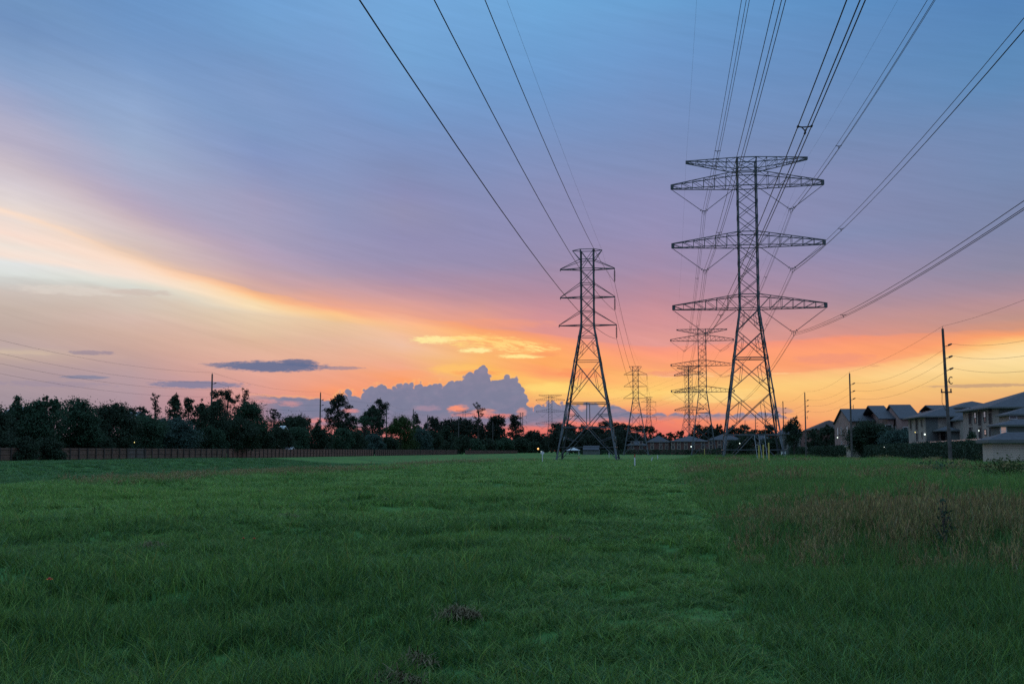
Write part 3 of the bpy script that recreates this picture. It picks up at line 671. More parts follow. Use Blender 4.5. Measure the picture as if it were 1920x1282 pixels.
# ------------------------------------------------------------------ 138 kV lattice tower
def zm(py): return P(1103, py, V1)[1]
LU = -13.9
LZ = {k: zm(k) for k in (469, 487.7, 504.6, 531.7, 557.6, 584, 610, 632, 677, 756, 778, 801)}
LW = 1.2
def lh(z):
    z6 = LZ[610]
    if z >= z6: return LW
    return LW + (5.2 - LW) * (z6 - z) / z6
def make_narrow():
    global hw
    keep = hw; hw = lh
    t = thing('transmission_tower', (0, 0, 0), '', 'transmission tower')
    mb = MB(); z = LZ
    for sx_ in (-1, 1):
        for sy_ in (-1, 1): mb.angle((sx_*LW, sy_*LW, z[610]), (sx_*LW, sy_*LW, z[469]), 0.24, -sx_, -sy_)
    lv = [610, 584, 557.6, 531.7, 504.6, 469]
    for a, b in zip(lv[:-1], lv[1:]): face_x(mb, z[a], z[b], 0.1)
    for a in (610, 584, 557.6, 531.7, 504.6, 487.7, 469): ring(mb, z[a], 0.13)
    face_x(mb, z[632], z[610], 0.1); ring(mb, z[632], 0.12)
    face_x(mb, z[677], z[632], 0.1, red=True); ring(mb, z[677], 0.12)
    face_x(mb, z[756], z[677], 0.13, red=True); ring(mb, z[756], 0.2)
    h = lh(z[756]); h2 = lh(z[801]); hm = lh(z[778])
    for s in (-1, 1):
        for f in (0, 1):
            def p(x, zz_, y): return (x, s*y, zz_) if f == 0 else (s*y, x, zz_)
            mb.bar(p(-h, z[756], h), p(0, z[801], h2), 0.15); mb.bar(p(h, z[756], h), p(0, z[801], h2), 0.15)
            mb.bar(p(0, z[756], h), p(0, z[801], h2), 0.15)
            for sg in (-1, 1):
                mb.bar(p(sg*hm, z[778], hm), p(sg*h*0.55, z[778], hm), 0.12)
                mb.bar(p(sg*h*0.55, z[778], hm), p(sg*h2, z[801], h2), 0.12)
    ring(mb, z[801], 0.16)
    mb.build('mast', M['steel'], t)
    for sx_ in (-1, 1):
        for sy_ in (-1, 1):
            l = MB(); l.angle((sx_*5.2, sy_*5.2, 0), (sx_*LW, sy_*LW, z[610]), 0.30, -sx_, -sy_)
            l.box(sx_*5.2 - 0.4, sx_*5.2 + 0.4, sy_*5.2 - 0.4, sy_*5.2 + 0.4, -0.3, 0.3)
            l.build('leg', M['steel'], t)
    b = MB(); z1 = 2.3; h1 = lh(z1); h0 = lh(0.2)
    for s in (-1, 1):
        for f in (0, 1):
            def p(x, zz_, y): return (x, s*y, zz_) if f == 0 else (s*y, x, zz_)
            for sg in (-1, 1):
                b.bar(p(0, z[801], h2), p(sg*h1*0.45, z1 + 1.0, lh(z1 + 1.0)), 0.14); b.bar(p(sg*h1*0.45, z1 + 1.0, lh(z1 + 1.0)), p(sg*h0, 0.2, h0), 0.14)
                b.bar(p(sg*h1*0.45, z1 + 1.0, lh(z1 + 1.0)), p(sg*lh(4.2), 4.2, lh(4.2)), 0.12)
            b.bar(p(-h1, z1, h1), p(h1, z1, h1), 0.1)
    b.build('base_bracing', M['steel'], t)
    for lvl, tie, L in ((504.6, 487.7, 4.75), (557.6, 531.7, 4.75), (610, 584, 5.0)):
        for sg in (-1, 1):
            a = MB()
            for s in (-1, 1):
                a.bar((sg*LW, s*LW, z[lvl]), (sg*L, s*0.08, z[lvl]), 0.17); a.bar((sg*LW, s*LW, z[tie]), (sg*L, s*0.08, z[lvl] + 0.1), 0.11)
            m_ = (LW + L) / 2; a.bar((sg*m_, -LW/2, z[lvl]), (sg*m_, LW/2, z[lvl]), 0.09); a.bar((sg*m_, -LW/2, z[lvl]), (sg*LW, LW, z[lvl]), 0.09)
            a.bar((sg*L, 0, z[lvl] + 0.1), (sg*L, 0, z[lvl] - 0.28), 0.16)
            a.build('crossarm', M['steel'], t)
        MB().lathe((L, 0, z[lvl] - 0.25), (L, 0, z[lvl] - 2.35), sheds(11, 0.17, 0.05), 10).build('insulator_string', M['insul'], t)
    p = MB()
    for sg in (-1, 1):
        for s in (-1, 1):
            p.bar((sg*2.6, 0, z[469] - 0.05), (sg*LW, s*LW, z[487.7]), 0.13); p.bar((sg*2.6, 0, z[469] - 0.05), (sg*LW, s*LW, z[469]), 0.13)
    p.build('peak_bracket', M['steel'], t)
    hw = keep
    return t
N1 = make_narrow(); N1.location = (LU, V1, 0)
tag(N1, 'narrow grey lattice tower with insulators hanging on its right side, near centre', group='narrow lattice towers')
N2 = copy_tree(N1, (P(1193, 845, V2)[0], V2, 0), 0, 'second narrow lattice tower, right of the nearest narrow one', 'narrow lattice towers')
N3 = copy_tree(N1, (P(1217, 845, 748)[0], 748, 0), 0, 'small dark narrow lattice tower close to the right of the second narrow one', 'narrow lattice towers')
N4 = copy_tree(N1, (P(978, 845, 1040)[0], 1040, 0), 0, 'tiny distant narrow lattice tower beside the right edge of a pine', 'narrow lattice towers')

BS[0] = 1.0
# ------------------------------------------------------------------ conductors
def span(a, b, sag, n=24):
    a = Vector(a); b = Vector(b)
    return [a.lerp(b, i / n) - Vector((0, 0, 4 * sag * (i / n) * (1 - i / n))) for i in range(n + 1)]
def path(points, sags, n=24):
    out = []
    for (a, b), s in zip(zip(points[:-1], points[1:]), sags): out += span(a, b, s, n)[(1 if out else 0):]
    return out
phase = [('upper left', -1, z2b, 5.75), ('middle left', -1, z3b, 5.7), ('lower left', -1, z4b, 4.85), ('upper right', 1, z2b, 5.6), ('middle right', 1, z3b, 5.55), ('lower right', 1, z4b, 5.25)]
LBL = {'upper left': 'three-wire bundle from the left V strings under the topmost long arm',
       'middle left': 'three-wire bundle from the left V strings under the middle long arm',
       'lower left': 'heavy near three-wire bundle with a large spacer, from the lowest left V strings',
       'upper right': 'three-wire bundle from the right V strings under the topmost long arm',
       'middle right': 'three-wire bundle from the right V strings under the middle long arm',
       'lower right': 'three-wire bundle sweeping off low to the right edge from the lowest right V strings'}
for nm, sg, zb, sag in phase:
    vz = zb - 4.05; x = TU + sg * 7.35
    t = thing('conductor_bundle', (x, V1, vz), LBL[nm], 'power line', 'bundled power lines of the wide-armed towers')
    ang = math.radians(-50)
    p3 = (u3 + sg * 8 * math.cos(ang), 690 + sg * 8 * math.sin(ang), zb - 0.3)
    for k, (ox, oz) in enumerate(((-0.31, -0.3), (0.31, -0.3), (0.0, -0.62))):
        pp = [(x + ox, V1 - 277, vz + oz), (x + ox, V1, vz + oz), (x + ox, V2, vz + oz)]; sg_ = [sag, 5.5]
        if k == 0:
            pp += [p3, (u4 + sg * 7.3, 1025, vz), (u5 + sg * 7.3, 1400, vz)]; sg_ += [3.0, 7.0, 7.5]
        MB().tube(path(pp, sg_, 30), 0.025, 5).build('wire', M['wire'], t)
    for y in (141.5, 53.0, 250.0, 330.0, 410.0):
        if y < V1: tt_ = V1 - y; z = vz - 4 * sag * (tt_ / 277) * (1 - tt_ / 277)
        else: tt_ = y - V1; z = vz - 4 * 5.5 * (tt_ / (V2 - V1)) * (1 - tt_ / (V2 - V1))
        s = MB(); c = [(-0.31, -0.3), (0.31, -0.3), (0.0, -0.62)]; inn = [(-0.14, -0.33), (0.14, -0.33), (0.0, -0.5)]
        for i in range(3):
            a, b = inn[i], inn[(i + 1) % 3]
            s.bar((x + a[0], y, z + a[1]), (x + b[0], y, z + b[1]), 0.045, 0.06)
            s.bar((x + c[i][0], y, z + c[i][1]), (x + a[0], y, z + a[1]), 0.05, 0.06)
            s.tube([(x + c[i][0], y - 0.09, z + c[i][1]), (x + c[i][0], y + 0.09, z + c[i][1])], 0.055, 6)
        s.build('spacer', M['wire'], t)
for sg, sag, lb in ((-1, 2.9, 'thin shield wire rising from the left tip of the topmost arm'), (1, 4.4, 'thin shield wire rising from the right tip of the topmost arm')):
    x = TU + sg * 10.3; z = zt - 0.1
    o = MB().tube(path([(x, V1 - 277, z), (x, V1, z), (x, V2, z), (u3 + sg * 6, 690 - 5 * sg, z - 1), (u4 + sg * 10, 1025, z), (u5 + sg * 10, 1400, z)], [sag, 3.5, 2, 5, 5]), 0.0085, 5).build('shield_wire', M['wire'])
    tag(o, lb, 'wire')
for lv, L, sag, lb in ((504.6, 4.75, 6.1, 'single power line to the topmost hanging insulator of the narrow tower'), (557.6, 4.75, 6.3, 'single power line to the middle hanging insulator of the narrow tower'), (610, 5.0, 6.35, 'lowest and thickest-looking single power line, crossing the sky furthest left')):
    x = LU + L; z = LZ[lv] - 2.4; x2 = N2.location.x + L; x3 = N3.location.x + L
    o = MB().tube(path([(x, V1 - 277, z), (x, V1, z), (x2, V2, z), (x3, 748, z), (N4.location.x + L, 1040, z)], [sag, 6.0, 5.5, 6]), 0.026, 5).build('power_line', M['wire'])
    tag(o, lb, 'power line')
x = LU + 2.6; z = LZ[469] - 0.1
o = MB().tube(path([(x, V1 - 277, z), (x, V1, z), (N2.location.x + 2.6, V2, z), (N3.location.x + 2.6, 748, z)], [2.4, 3, 3]), 0.009, 5).build('shield_wire', M['wire'])
tag(o, 'faint shield wire to the peak of the narrow tower', 'wire')

# ------------------------------------------------------------------ utility poles
def pole(u, v, ztop, side, label, r=0.17, lean=0.0, group=None, extras=False, mt='pole', pale=0.0):
    z0 = gz(u, v); t = thing('utility_pole', (u, v, z0), label, 'utility pole', group)
    tx = u + lean
    MB().tube([(u, v, z0 - 0.2), (u + lean * 0.5, v, (z0 + ztop) / 2), (tx, v, ztop)], r * 1.25, 10, r * 0.8).build('shaft', M[mt], t)
    MB().tube([(tx, v, ztop), (tx, v, ztop + 0.32)], 0.05, 6, 0.02).build('top_pin', M['insul'], t)
    for dz in (2.0, 3.5, 5.0):
        f = (ztop - dz - z0) / (ztop - z0); xx = u + lean * f; z = ztop - dz
        a = (xx + side * 0.1, v, z - 0.25); b = (xx + side * 1.0, v, z + 0.1)
        MB().lathe(a, b, [(0, 0.04), (0.45, 0.04), (0.5, 0.12), (0.6, 0.14), (0.62, 0.08), (0.7, 0.14), (0.72, 0.08), (0.8, 0.14), (0.82, 0.08), (0.92, 0.12), (1, 0.05)], 8).build('insulator', M['insul'], t)
    f = (ztop - 7.0 - z0) / (ztop - z0); xx = u + lean * f
    MB().tube([(xx, v, ztop - 6.6), (xx + side * 0.55, v, ztop - 6.6)], 0.045, 6).build('bracket', M['insul'], t)
    if extras:
        pts_ = [(xx + 0.62 + 0.26 * math.cos(a_), v, ztop - 6.45 + 0.42 * math.sin(a_)) for a_ in np.linspace(0.9, 5.4, 14)]
        MB().tube(pts_, 0.07, 6).build('cable_loop', M['insul'], t)
        c = MB(); c.box(xx - 0.7, xx + 0.62, v - 0.28, v - 0.16, ztop - 8.0, ztop - 7.85)
        for q in (-0.6, 0.5): c.box(xx + q - 0.07, xx + q + 0.07, v - 0.3, v - 0.14, ztop - 7.85, ztop - 7.5)
        c.build('crossbar', M['insul'], t)
        MB().tube([(xx - 0.55, v - 0.2, ztop - 8.0), (xx - 0.6, v - 0.2, ztop - 9.2), (xx - 0.15, v - 0.1, ztop - 10.2)], 0.03, 5).build('drop_cable', M['wire'], t)
    else:
        MB().tube([(xx + side * 0.55, v, ztop - 7.0), (xx + side * 0.55, v, ztop - 6.2)], 0.05, 6).build('hanger', M['insul'], t)
    return t
RG = 'wooden utility poles along the right side'
def X(px, v): return P(px, 845, v)[0]
RPL = ['nearest and tallest-looking utility pole, a cable loop on it, in front of the hedge', 'second utility pole from the right, in front of the gabled apartments', 'third utility pole from the right, beside a dark bushy tree', 'fourth utility pole from the right, next to a white cabinet', 'fifth utility pole from the right, just outside the big tower leg', 'utility pole showing through the base of the big tower, right one', 'utility pole showing through the base of the big tower, middle one', 'smallest utility pole showing through the base of the big tower, by a pine']
RP = [(X(px, v), v, P(px, py, v)[1], lb) for (px, py, v), lb in zip(((1782, 616, 147), (1597, 700, 233), (1511.5, 736, 311), (1470, 753, 371), (1457, 761, 406), (1436, 769, 449), (1417.5, 777, 503), (1398, 788, 599)), RPL)]
for i, (u, v, z, lb) in enumerate(RP): pole(u, v, z, 1, lb, r=0.19 if i == 0 else 0.17, lean=-0.4 if i == 0 else 0.0, group=RG, extras=(i == 0))
LG = 'utility poles behind the left fence'
LPp = [(235, 398, 701), (310, 601, 736), (382, 725, 756), (428, 775, 767), (474, 802, 778), (530, 860, 781), (640, 924, 790)]
LL = ['bare utility pole rising beside the flat-topped pine on the left', 'utility pole left of the tall rounded pine', 'utility pole left of the pale willow-like tree', 'utility pole behind the right side of the willow-like tree', 'thin utility pole left of the domed tree', 'small utility pole in front of the far tree mass', 'smallest utility pole left of the tall lone pine']
LPx = []
for (v, px, py), lb in zip(LPp, LL):
    u, z = P(px, py, v); LPx.append((u, v, z)); pole(u, v, z, 1, lb, r=0.2, group=LG)
def run(pts_, dx_, dz_, sags, label, group, r=0.014):
    o = MB().tube(path([(u + dx_, v, z + dz_) for u, v, z in pts_], sags, 18), r, 5).build('utility_wire', M['wire'])
    return tag(o, label, 'wire', group)
rp = [(RP[0][0] - 1.0, 62, RP[0][2])] + [(u, v, z) for u, v, z, _ in RP]
rp[1] = (rp[1][0] - 0.4, rp[1][1], rp[1][2])
for dx_, dz_, lb in ((0.0, 0.32, 'topmost thin wire along the right-hand poles'), (1.0, -1.9, 'second wire down along the right-hand poles'), (1.0, -3.4, 'third wire down along the right-hand poles'), (1.0, -4.9, 'lowest wire along the right-hand poles')):
    run(rp, dx_, dz_, [2.7 if dz_ < 0 else 1.2, 1.5 if dz_ < 0 else 0.7] + [1.2] * 6, lb, 'wires of the right-hand utility poles')
lp0 = [(P(-60, 640, 150)[0] - 1, 150, LPx[0][2] + 0.3)] + LPx
for dx_, dz_, lb in ((0.0, 0.32, 'topmost thin wire running to the left-hand poles'), (1.0, -1.9, 'second wire down running to the left-hand poles'), (1.0, -3.4, 'third wire down running to the left-hand poles'), (1.0, -4.9, 'lowest wire running to the left-hand poles')):
    run(lp0, dx_, dz_, [1.3] * 7, lb, 'wires of the left-hand utility poles')

# ------------------------------------------------------------------ vegetation
def leafquads(C, size, rng, droop=0.0, aspect=0.55):
    n = len(C); d = rng.normal(size=(n, 3)); d[:, 2] -= droop; d /= np.linalg.norm(d, axis=1)[:, None]
    e = rng.normal(size=(n, 3)); e -= (e * d).sum(1)[:, None] * d; e /= np.linalg.norm(e, axis=1)[:, None]
    s = size * rng.uniform(0.6, 1.4, n)[:, None]
    nrm = np.cross(d, e) * s * rng.uniform(-0.25, 0.25, n)[:, None]
    a = C - d * s * 0.5; b = C + e * s * aspect * 0.5 + nrm; c = C + d * s * 0.5; f = C - e * s * aspect * 0.5 + nrm
    Vv = np.stack([a, b, c, f], 1).reshape(-1, 3)
    return Vv, np.arange(4 * n).reshape(-1, 4)
def in_ball(n, rng):
    d = rng.normal(size=(n, 3)); d /= np.linalg.norm(d, axis=1)[:, None]
    return d * (rng.uniform(0.35, 1.0, n) ** 0.45)[:, None]
def crown_pts(kind, H, W, rng, dens, leaf):
    lobes = []
    if kind in ('broad', 'round', 'bush', 'wide', 'willowy'):
        base_ = {'broad': 0.12, 'round': 0.08, 'bush': 0.0, 'wide': 0.2, 'willowy': 0.04}[kind]
        nl = int(20 + W * 1.6)
        for i in range(nl):
            t = rng.uniform(0, 1); a = rng.uniform(0, 6.283)
            zc = base_ + (1 - base_) * (0.15 + 0.75 * t)
            env = math.sin(math.pi * min(1.0, 0.28 + 0.60 * t)) ** 0.7 if kind != 'bush' else math.sqrt(max(0.05, 1 - t * t * 0.8))
            rr = W / 2 * env * rng.uniform(0.35, 0.82)
            s = W * rng.uniform(0.12, 0.25)
            lobes.append((rr * math.cos(a), rr * math.sin(a), min(zc * H, H - s * 0.8), s, s * rng.uniform(0.7, 1.0)))
        for i in range(12 + int(W * 1.5)):
            a = rng.uniform(0, 6.283); rr = W * rng.uniform(0.05, 0.46); s = W * rng.uniform(0.03, 0.075)
            lobes.append((rr * math.cos(a), rr * math.sin(a), H * (1 - 0.5 * (rr / (W/2)) ** 2) * rng.uniform(0.86, 1.06) - s, s, s * 1.5))
    elif kind == 'cone':
        for i in range(34):
            t = rng.uniform(0, 1) ** 0.8; a = rng.uniform(0, 6.283); env = (1 - t) ** 0.75 * 0.95 + 0.08
            rr = W / 2 * env * rng.uniform(0.3, 0.95); s = W * (0.11 + 0.14 * (1 - t))
            lobes.append((rr * math.cos(a), rr * math.sin(a), H * (0.08 + 0.9 * t) - s * 0.5, s, s))
    elif kind == 'pine':
        nl = int(24 + W * 2.4)
        for i in range(nl):
            t = (i + rng.uniform(0, 1)) / nl; a = rng.uniform(0, 6.283)
            env = math.sin(math.pi * (0.22 + 0.70 * t)) ** 0.8
            rr = W / 2 * env * rng.uniform(0.25, 0.95); s = W * rng.uniform(0.12, 0.19)
            lobes.append((rr * math.cos(a), rr * math.sin(a), H * (0.42 + 0.56 * t) - s * 0.4, s, s * rng.uniform(0.45, 0.7)))
    elif kind == 'umbrella':
        for i in range(26):
            a = rng.uniform(0, 6.283); rr = W / 2 * rng.uniform(0.1, 0.95); s = W * rng.uniform(0.07, 0.14)
            lobes.append((rr * math.cos(a), rr * math.sin(a), H * rng.uniform(0.80, 0.97) - 0.1 * rr, s, s * 0.6))
        for i in range(7):
            a = rng.uniform(0, 6.283); rr = W / 2 * rng.uniform(0.3, 0.9); s = W * rng.uniform(0.08, 0.12)
            lobes.append((rr * math.cos(a), rr * math.sin(a), H * rng.uniform(0.55, 0.75), s, s * 0.6))
    elif kind == 'sparse':
        for i in range(24):
            t = (i + 0.5) / 24; a = rng.uniform(0, 6.283); rr = W / 2 * rng.uniform(0.1, 0.95) * (1.0 - 0.3 * t); s = W * rng.uniform(0.09, 0.17)
            lobes.append((rr * math.cos(a), rr * math.sin(a), H * (0.4 + 0.58 * t) - s * 0.4, s, s * 0.75))
    elif kind == 'willow':
        for i in range(26):
            t = rng.uniform(0, 1); a = rng.uniform(0, 6.283); env = math.sqrt(max(0.05, 1 - (t * 0.95) ** 2.4))
            rr = W / 2 * env * rng.uniform(0.4, 0.85); s = W * rng.uniform(0.12, 0.18)
            lobes.append((rr * math.cos(a), rr * math.sin(a), H * (0.12 + 0.8 * t) - s * 0.3, s * 0.8, s * 1.5))
    out = []
    for x, y, z, s, sz in lobes:
        n = max(16, int(dens * (s * s) * 20 / (leaf * leaf)))
        p = in_ball(n, rng) * np.array([s, s, sz]); p += rng.normal(0, s * 0.10, p.shape) * (1 + 2.2 * (rng.uniform(0, 1, (n, 1)) < 0.18))
        out.append(p + np.array([x, y, z]))
    return np.concatenate(out), lobes, H, W
TC = [0]
def tree(u, v, top, wpx, kind, lm, label, cat='tree', name=None, group=None, z0=None, dens=1.0, abs_=False):
    """wpx and top in photo pixels at distance v unless abs_ (metres)"""
    TC[0] += 1; rng = np.random.default_rng(100 + TC[0]); z0 = gz(u, v) if z0 is None else z0
    k = 2143.0 / zdep(u, v)
    if abs_: H, W = top, wpx
    else: H = EYE + (845 - top) / k - z0; W = wpx / k
    nm = name or {'pine': 'pine_tree', 'umbrella': 'pine_tree', 'sparse': 'pine_tree', 'cone': 'conifer', 'willowy': 'willow_tree', 'bush': 'bush'}.get(kind, 'tree')
    t = thing(nm, (u, v, z0), label, cat, group)
    leaf = max(0.28, 2.6 / k * (0.9 if kind in ('pine', 'sparse') else 1.0)) * min(1.0, 0.55 + H / 18)
    C, lobes, _, _ = crown_pts(kind, H, W, rng, dens * 0.9, leaf)
    ph = rng.uniform(0, 6.283, 6); fq = 2.2 / max(0.8, W * 0.16)
    C = C + 0.05 * W * np.stack([np.sin(C[:, 2] * fq + ph[0]) * np.sin(C[:, 1] * fq * 0.7 + ph[1]), np.sin(C[:, 0] * fq + ph[2]) * np.cos(C[:, 2] * fq * 0.8), 0.8 * np.sin(C[:, 0] * fq * 1.3 + ph[3]) * np.sin(C[:, 1] * fq + ph[4])], 1)
    hole = np.sin(C[:, 0] * fq * 2.1 + ph[5]) * np.sin(C[:, 2] * fq * 2.4 + ph[0]) * np.sin(C[:, 1] * fq * 1.7 + ph[1])
    C = C[(hole < 0.32) | (rng.uniform(0, 1, len(C)) < 0.25)]
    fz = H / np.percentile(C[:, 2], 99.3); fx = (W / 2) / np.percentile(np.abs(C[:, 0]), 98.5)
    fx = min(max(fx, 0.75), 1.5)
    C = C * np.array([fx, fx, fz]); lobes = [(a * fx, b * fx, c * fz, d * (fx + 1) / 2, e * (fz + 1) / 2) for a, b, c, d, e in lobes]
    C = C[C[:, 2] > 0.05]
    if len(C) > 20000: C = C[rng.choice(len(C), 20000, replace=False)]
    Vv, Ff = leafquads(C, leaf, rng, droop=1.4 if kind == 'willowy' else 0.0, aspect=0.35 if kind == 'willowy' else 0.6)
    # larger leaves deep in each clump keep the crown closed
    ic = []
    for x, y, z, s, sz in lobes:
        m_ = 5 if kind in ('sparse', 'umbrella', 'pine') else 14
        ic.append(in_ball(m_, rng) * 0.62 * np.array([s, s, sz]) + np.array([x, y, z]))
    ic = np.concatenate(ic); ic = ic[ic[:, 2] > 0.1]
    V2_, F2_ = leafquads(ic, float(np.mean([l[3] for l in lobes])) * 0.6, rng, aspect=0.8)
    F2_ = F2_ + len(Vv); Vv = np.concatenate([Vv, V2_]); Ff = np.concatenate([Ff, F2_])
    o_ = np.array([u, v, z0])
    npmesh('crown', Vv + o_, Ff, M[lm], t)
    tb = MB(); tr = max(0.09, H * 0.016)
    if kind != 'bush':
        topz = H * (0.93 if kind in ('pine', 'cone', 'sparse') else 0.62)
        tb.tube([(u, v, z0 - 0.2), (u + rng.normal(0, 0.1), v, z0 + topz * 0.5), (u + rng.normal(0, 0.15), v, z0 + topz)], tr * 1.3, 7, tr * 0.35)
        for x, y, z, s, sz in lobes[::(1 if kind in ('pine', 'umbrella', 'sparse') else 4)]:
            zb = min(z - s * 0.3, topz) * (0.78 if kind == 'umbrella' else 0.92)
            if zb > 0.3: tb.tube([(u, v, z0 + zb * 0.92), (u + x * 0.5, v + y * 0.5, z0 + zb + (z - zb) * 0.35), (u + x, v + y, z0 + z)], tr * 0.32, 4, tr * 0.12)
    else:
        for i in range(5): a = i * 1.257; tb.tube([(u, v, z0 - 0.1), (u + math.cos(a) * W * 0.2, v + math.sin(a) * W * 0.2, z0 + H * 0.5)], tr * 0.5, 5, tr * 0.2)
    tb.build('trunk' if kind != 'bush' else 'stems', M['bark'], t)
    return t
# left tree belt:  px, top y, width px, line u, kind, leaf, label
LT = [
 (-28,748,120,-92,'broad','leaf_dark','dark leafy tree cut by the left edge of the picture, behind the fence'),
 (22,757,62,-98,'broad','leaf_dark','low dark tree behind the far left end of the fence'),
 (30,735,46,-93,'cone','leaf_mid','small pointed tree with a ragged tip, first spire from the left'),
 (82,742,90,-90,'broad','leaf_mid','large leafy tree under a spray of arching fronds at far left'),
 (142,741,84,-89,'broad','leaf_mid','leafy tree with upright shoots on top, second big crown from the left'),
 (205,753,92,-89,'broad','leaf_dark','wide even-topped leafy tree above the fence left of the small pine'),
 (258,757,48,-95,'umbrella','leaf_pine','small flat-topped pine between the wide leafy tree and a tall thin pine'),
 (289,729,30,-98,'sparse','leaf_pine','tall thin pine with separate clumps, left of the dark pointed tree'),
 (325,737,56,-92,'cone','leaf_dark','dark pointed tree with a double tip on the left'),
 (352,741,36,-90,'cone','leaf_dark','narrow ragged tree right of the dark pointed tree'),
 (372,752,36,-89,'broad','leaf_dark','small dark crown between the ragged tree and the bare pole'),
 (398,747,70,-90,'broad','leaf_dark','dense dark tree in front of the bare utility pole'),
 (268,778,80,-88,'round','leaf_mid','rounded shrubby tree low behind the fence below the thin pine'),
 (318,785,90,-87.5,'round','leaf_blue','bluish green tree low behind the fence below the pointed tree'),
 (420,725,58,-93,'umbrella','leaf_pine','flat-topped spreading pine right of the bare utility pole'),
 (455,722,32,-97,'sparse','leaf_pine','tall clumpy pine with a leaning head right of the flat-topped pine'),
 (462,752,70,-91,'broad','leaf_mid','bushy tree with thin top shoots below the leaning pine'),
 (437,785,84,-86.5,'broad','leaf_dark','very dark tree spilling over the fence on the left'),
 (513,759,30,-100,'umbrella','leaf_pine','small pine with a flat tuft above the dark mass'),
 (550,774,74,-94,'round','leaf_dark','smooth round dark tree left of the second utility pole'),
 (576,779,22,-110,'pine','leaf_pine','small distant pine just left of the second utility pole'),
 (596,782,22,-112,'pine','leaf_pine','small distant pine just right of the second utility pole'),
 (633,731,52,-97,'pine','leaf_pine','tall rounded pine with a bare trunk right of the second utility pole'),
 (656,776,40,-104,'pine','leaf_pine','low ragged pine behind the tall rounded pine'),
 (682,775,44,-96,'umbrella','leaf_mid','flat spreading tree right of the tall rounded pine'),
 (712,742,40,-101,'pine','leaf_pine','tall dark pine touching the third utility pole'),
 (697,757,46,-95,'broad','leaf_dark','dark leafy tree in front of the pine by the third utility pole'),
 (752,777,62,-89,'willowy','leaf_lime','pale green willow-like tree standing above the fence'),
 (778,769,24,-100,'round','leaf_dark','dark rounded crown peeping out right of the willow-like tree'),
 (814,780,50,-108,'round','leaf_pine','domed far tree right of the willow-like tree'),
 (842,784,42,-112,'round','leaf_pine','low domed tree left of the lone tall pine, in the far mass'),
 (836,797,44,-91,'cone','leaf_dark','dark pointed tree low above the right part of the fence'),
 (868,783,48,-116,'broad','leaf_pine','broad far crown left of the lone tall pine'),
 (897,750,24,-104,'sparse','leaf_pine','lone tall pine with stacked round clumps'),
 (896,783,30,-106,'round','leaf_pine','dark crown at the foot of the lone tall pine'),
 (930,778,48,-100,'broad','leaf_pine','large dark tree with small sky gaps right of the lone pine'),
 (966,776,30,-97,'pine','leaf_pine','layered pine at the right end of the left tree belt'),
 (1000,808,44,-95,'round','leaf_pine','rounded dark tree at the end of the left belt, before the street lamps'),
 (1026,818,26,-92,'round','leaf_pine','small low tree by the street lamps'),
]
for px, top_, w, ul, kind, lm, lb in LT:
    v = uv_line(px, ul)
    if px < 480: top_ -= 7; w *= 1.18 if kind in ('broad', 'round', 'cone') else 1.05
    if px != 437: ul = min(ul, -85.8 - w * zdep(ul, v) / 2143 * 0.5); v = uv_line(px, ul)
    tree(ul, v, top_, w, kind, lm, lb, group='trees behind the left fence')
# arching fronds at far left
u0 = -91.0; v0 = uv_line(85, u0); k0 = 2143 / v0
t = thing('palm', (u0, v0, gz(u0, v0)), 'spray of arching fronds standing above the far left trees', 'palm')
k0 = 2143 / zdep(u0, v0); zc = EYE + (845 - 741) / k0
rng = np.random.default_rng(5); cs = []
for i in range(30):
    a = rng.uniform(0, 6.283); L = rng.uniform(1.4, 3.0)
    for s in np.linspace(0.1, 1, 26):
        cs.append((u0 + math.cos(a) * L * s, v0 + math.sin(a) * L * s, zc - 0.6 + 1.8 * s - 1.5 * s * s * rng.uniform(0.9, 1.1) + rng.normal(0, 0.05)))
Vv, Ff = leafquads(np.array(cs), 0.42, rng, 0.6, 0.3); npmesh('fronds', Vv, Ff, M['leaf_mid'], t)
MB().tube([(u0, v0, gz(u0, v0)), (u0, v0, zc - 0.6)], 0.16, 8, 0.1).build('trunk', M['bark'], t)
# low growth along the fence
low = [(-10,800,90,'bush','leaf_dark'),(48,815,60,'bush','leaf_dark'),(93,818,60,'bush','leaf_dark'),(165,800,100,'bush','leaf_dark'),(232,810,66,'bush','leaf_mid'),(345,800,80,'bush','leaf_dark'),(390,795,70,'bush','leaf_mid'),(484,790,66,'bush','leaf_dark'),(520,797,60,'bush','leaf_dark'),(556,797,56,'bush','leaf_mid'),(600,797,56,'bush','leaf_dark'),(640,800,50,'bush','leaf_mid'),(668,806,44,'bush','leaf_dark'),(700,812,46,'bush','leaf_blue'),(730,816,40,'bush','leaf_dark'),(785,800,50,'bush','leaf_blue'),(812,806,44,'bush','leaf_dark'),(866,816,36,'bush','leaf_dark'),(890,822,34,'bush','leaf_mid'),(915,822,34,'bush','leaf_dark'),(945,822,36,'bush','leaf_mid'),(975,822,34,'bush','leaf_dark'),(1000,828,30,'bush','leaf_dark')]
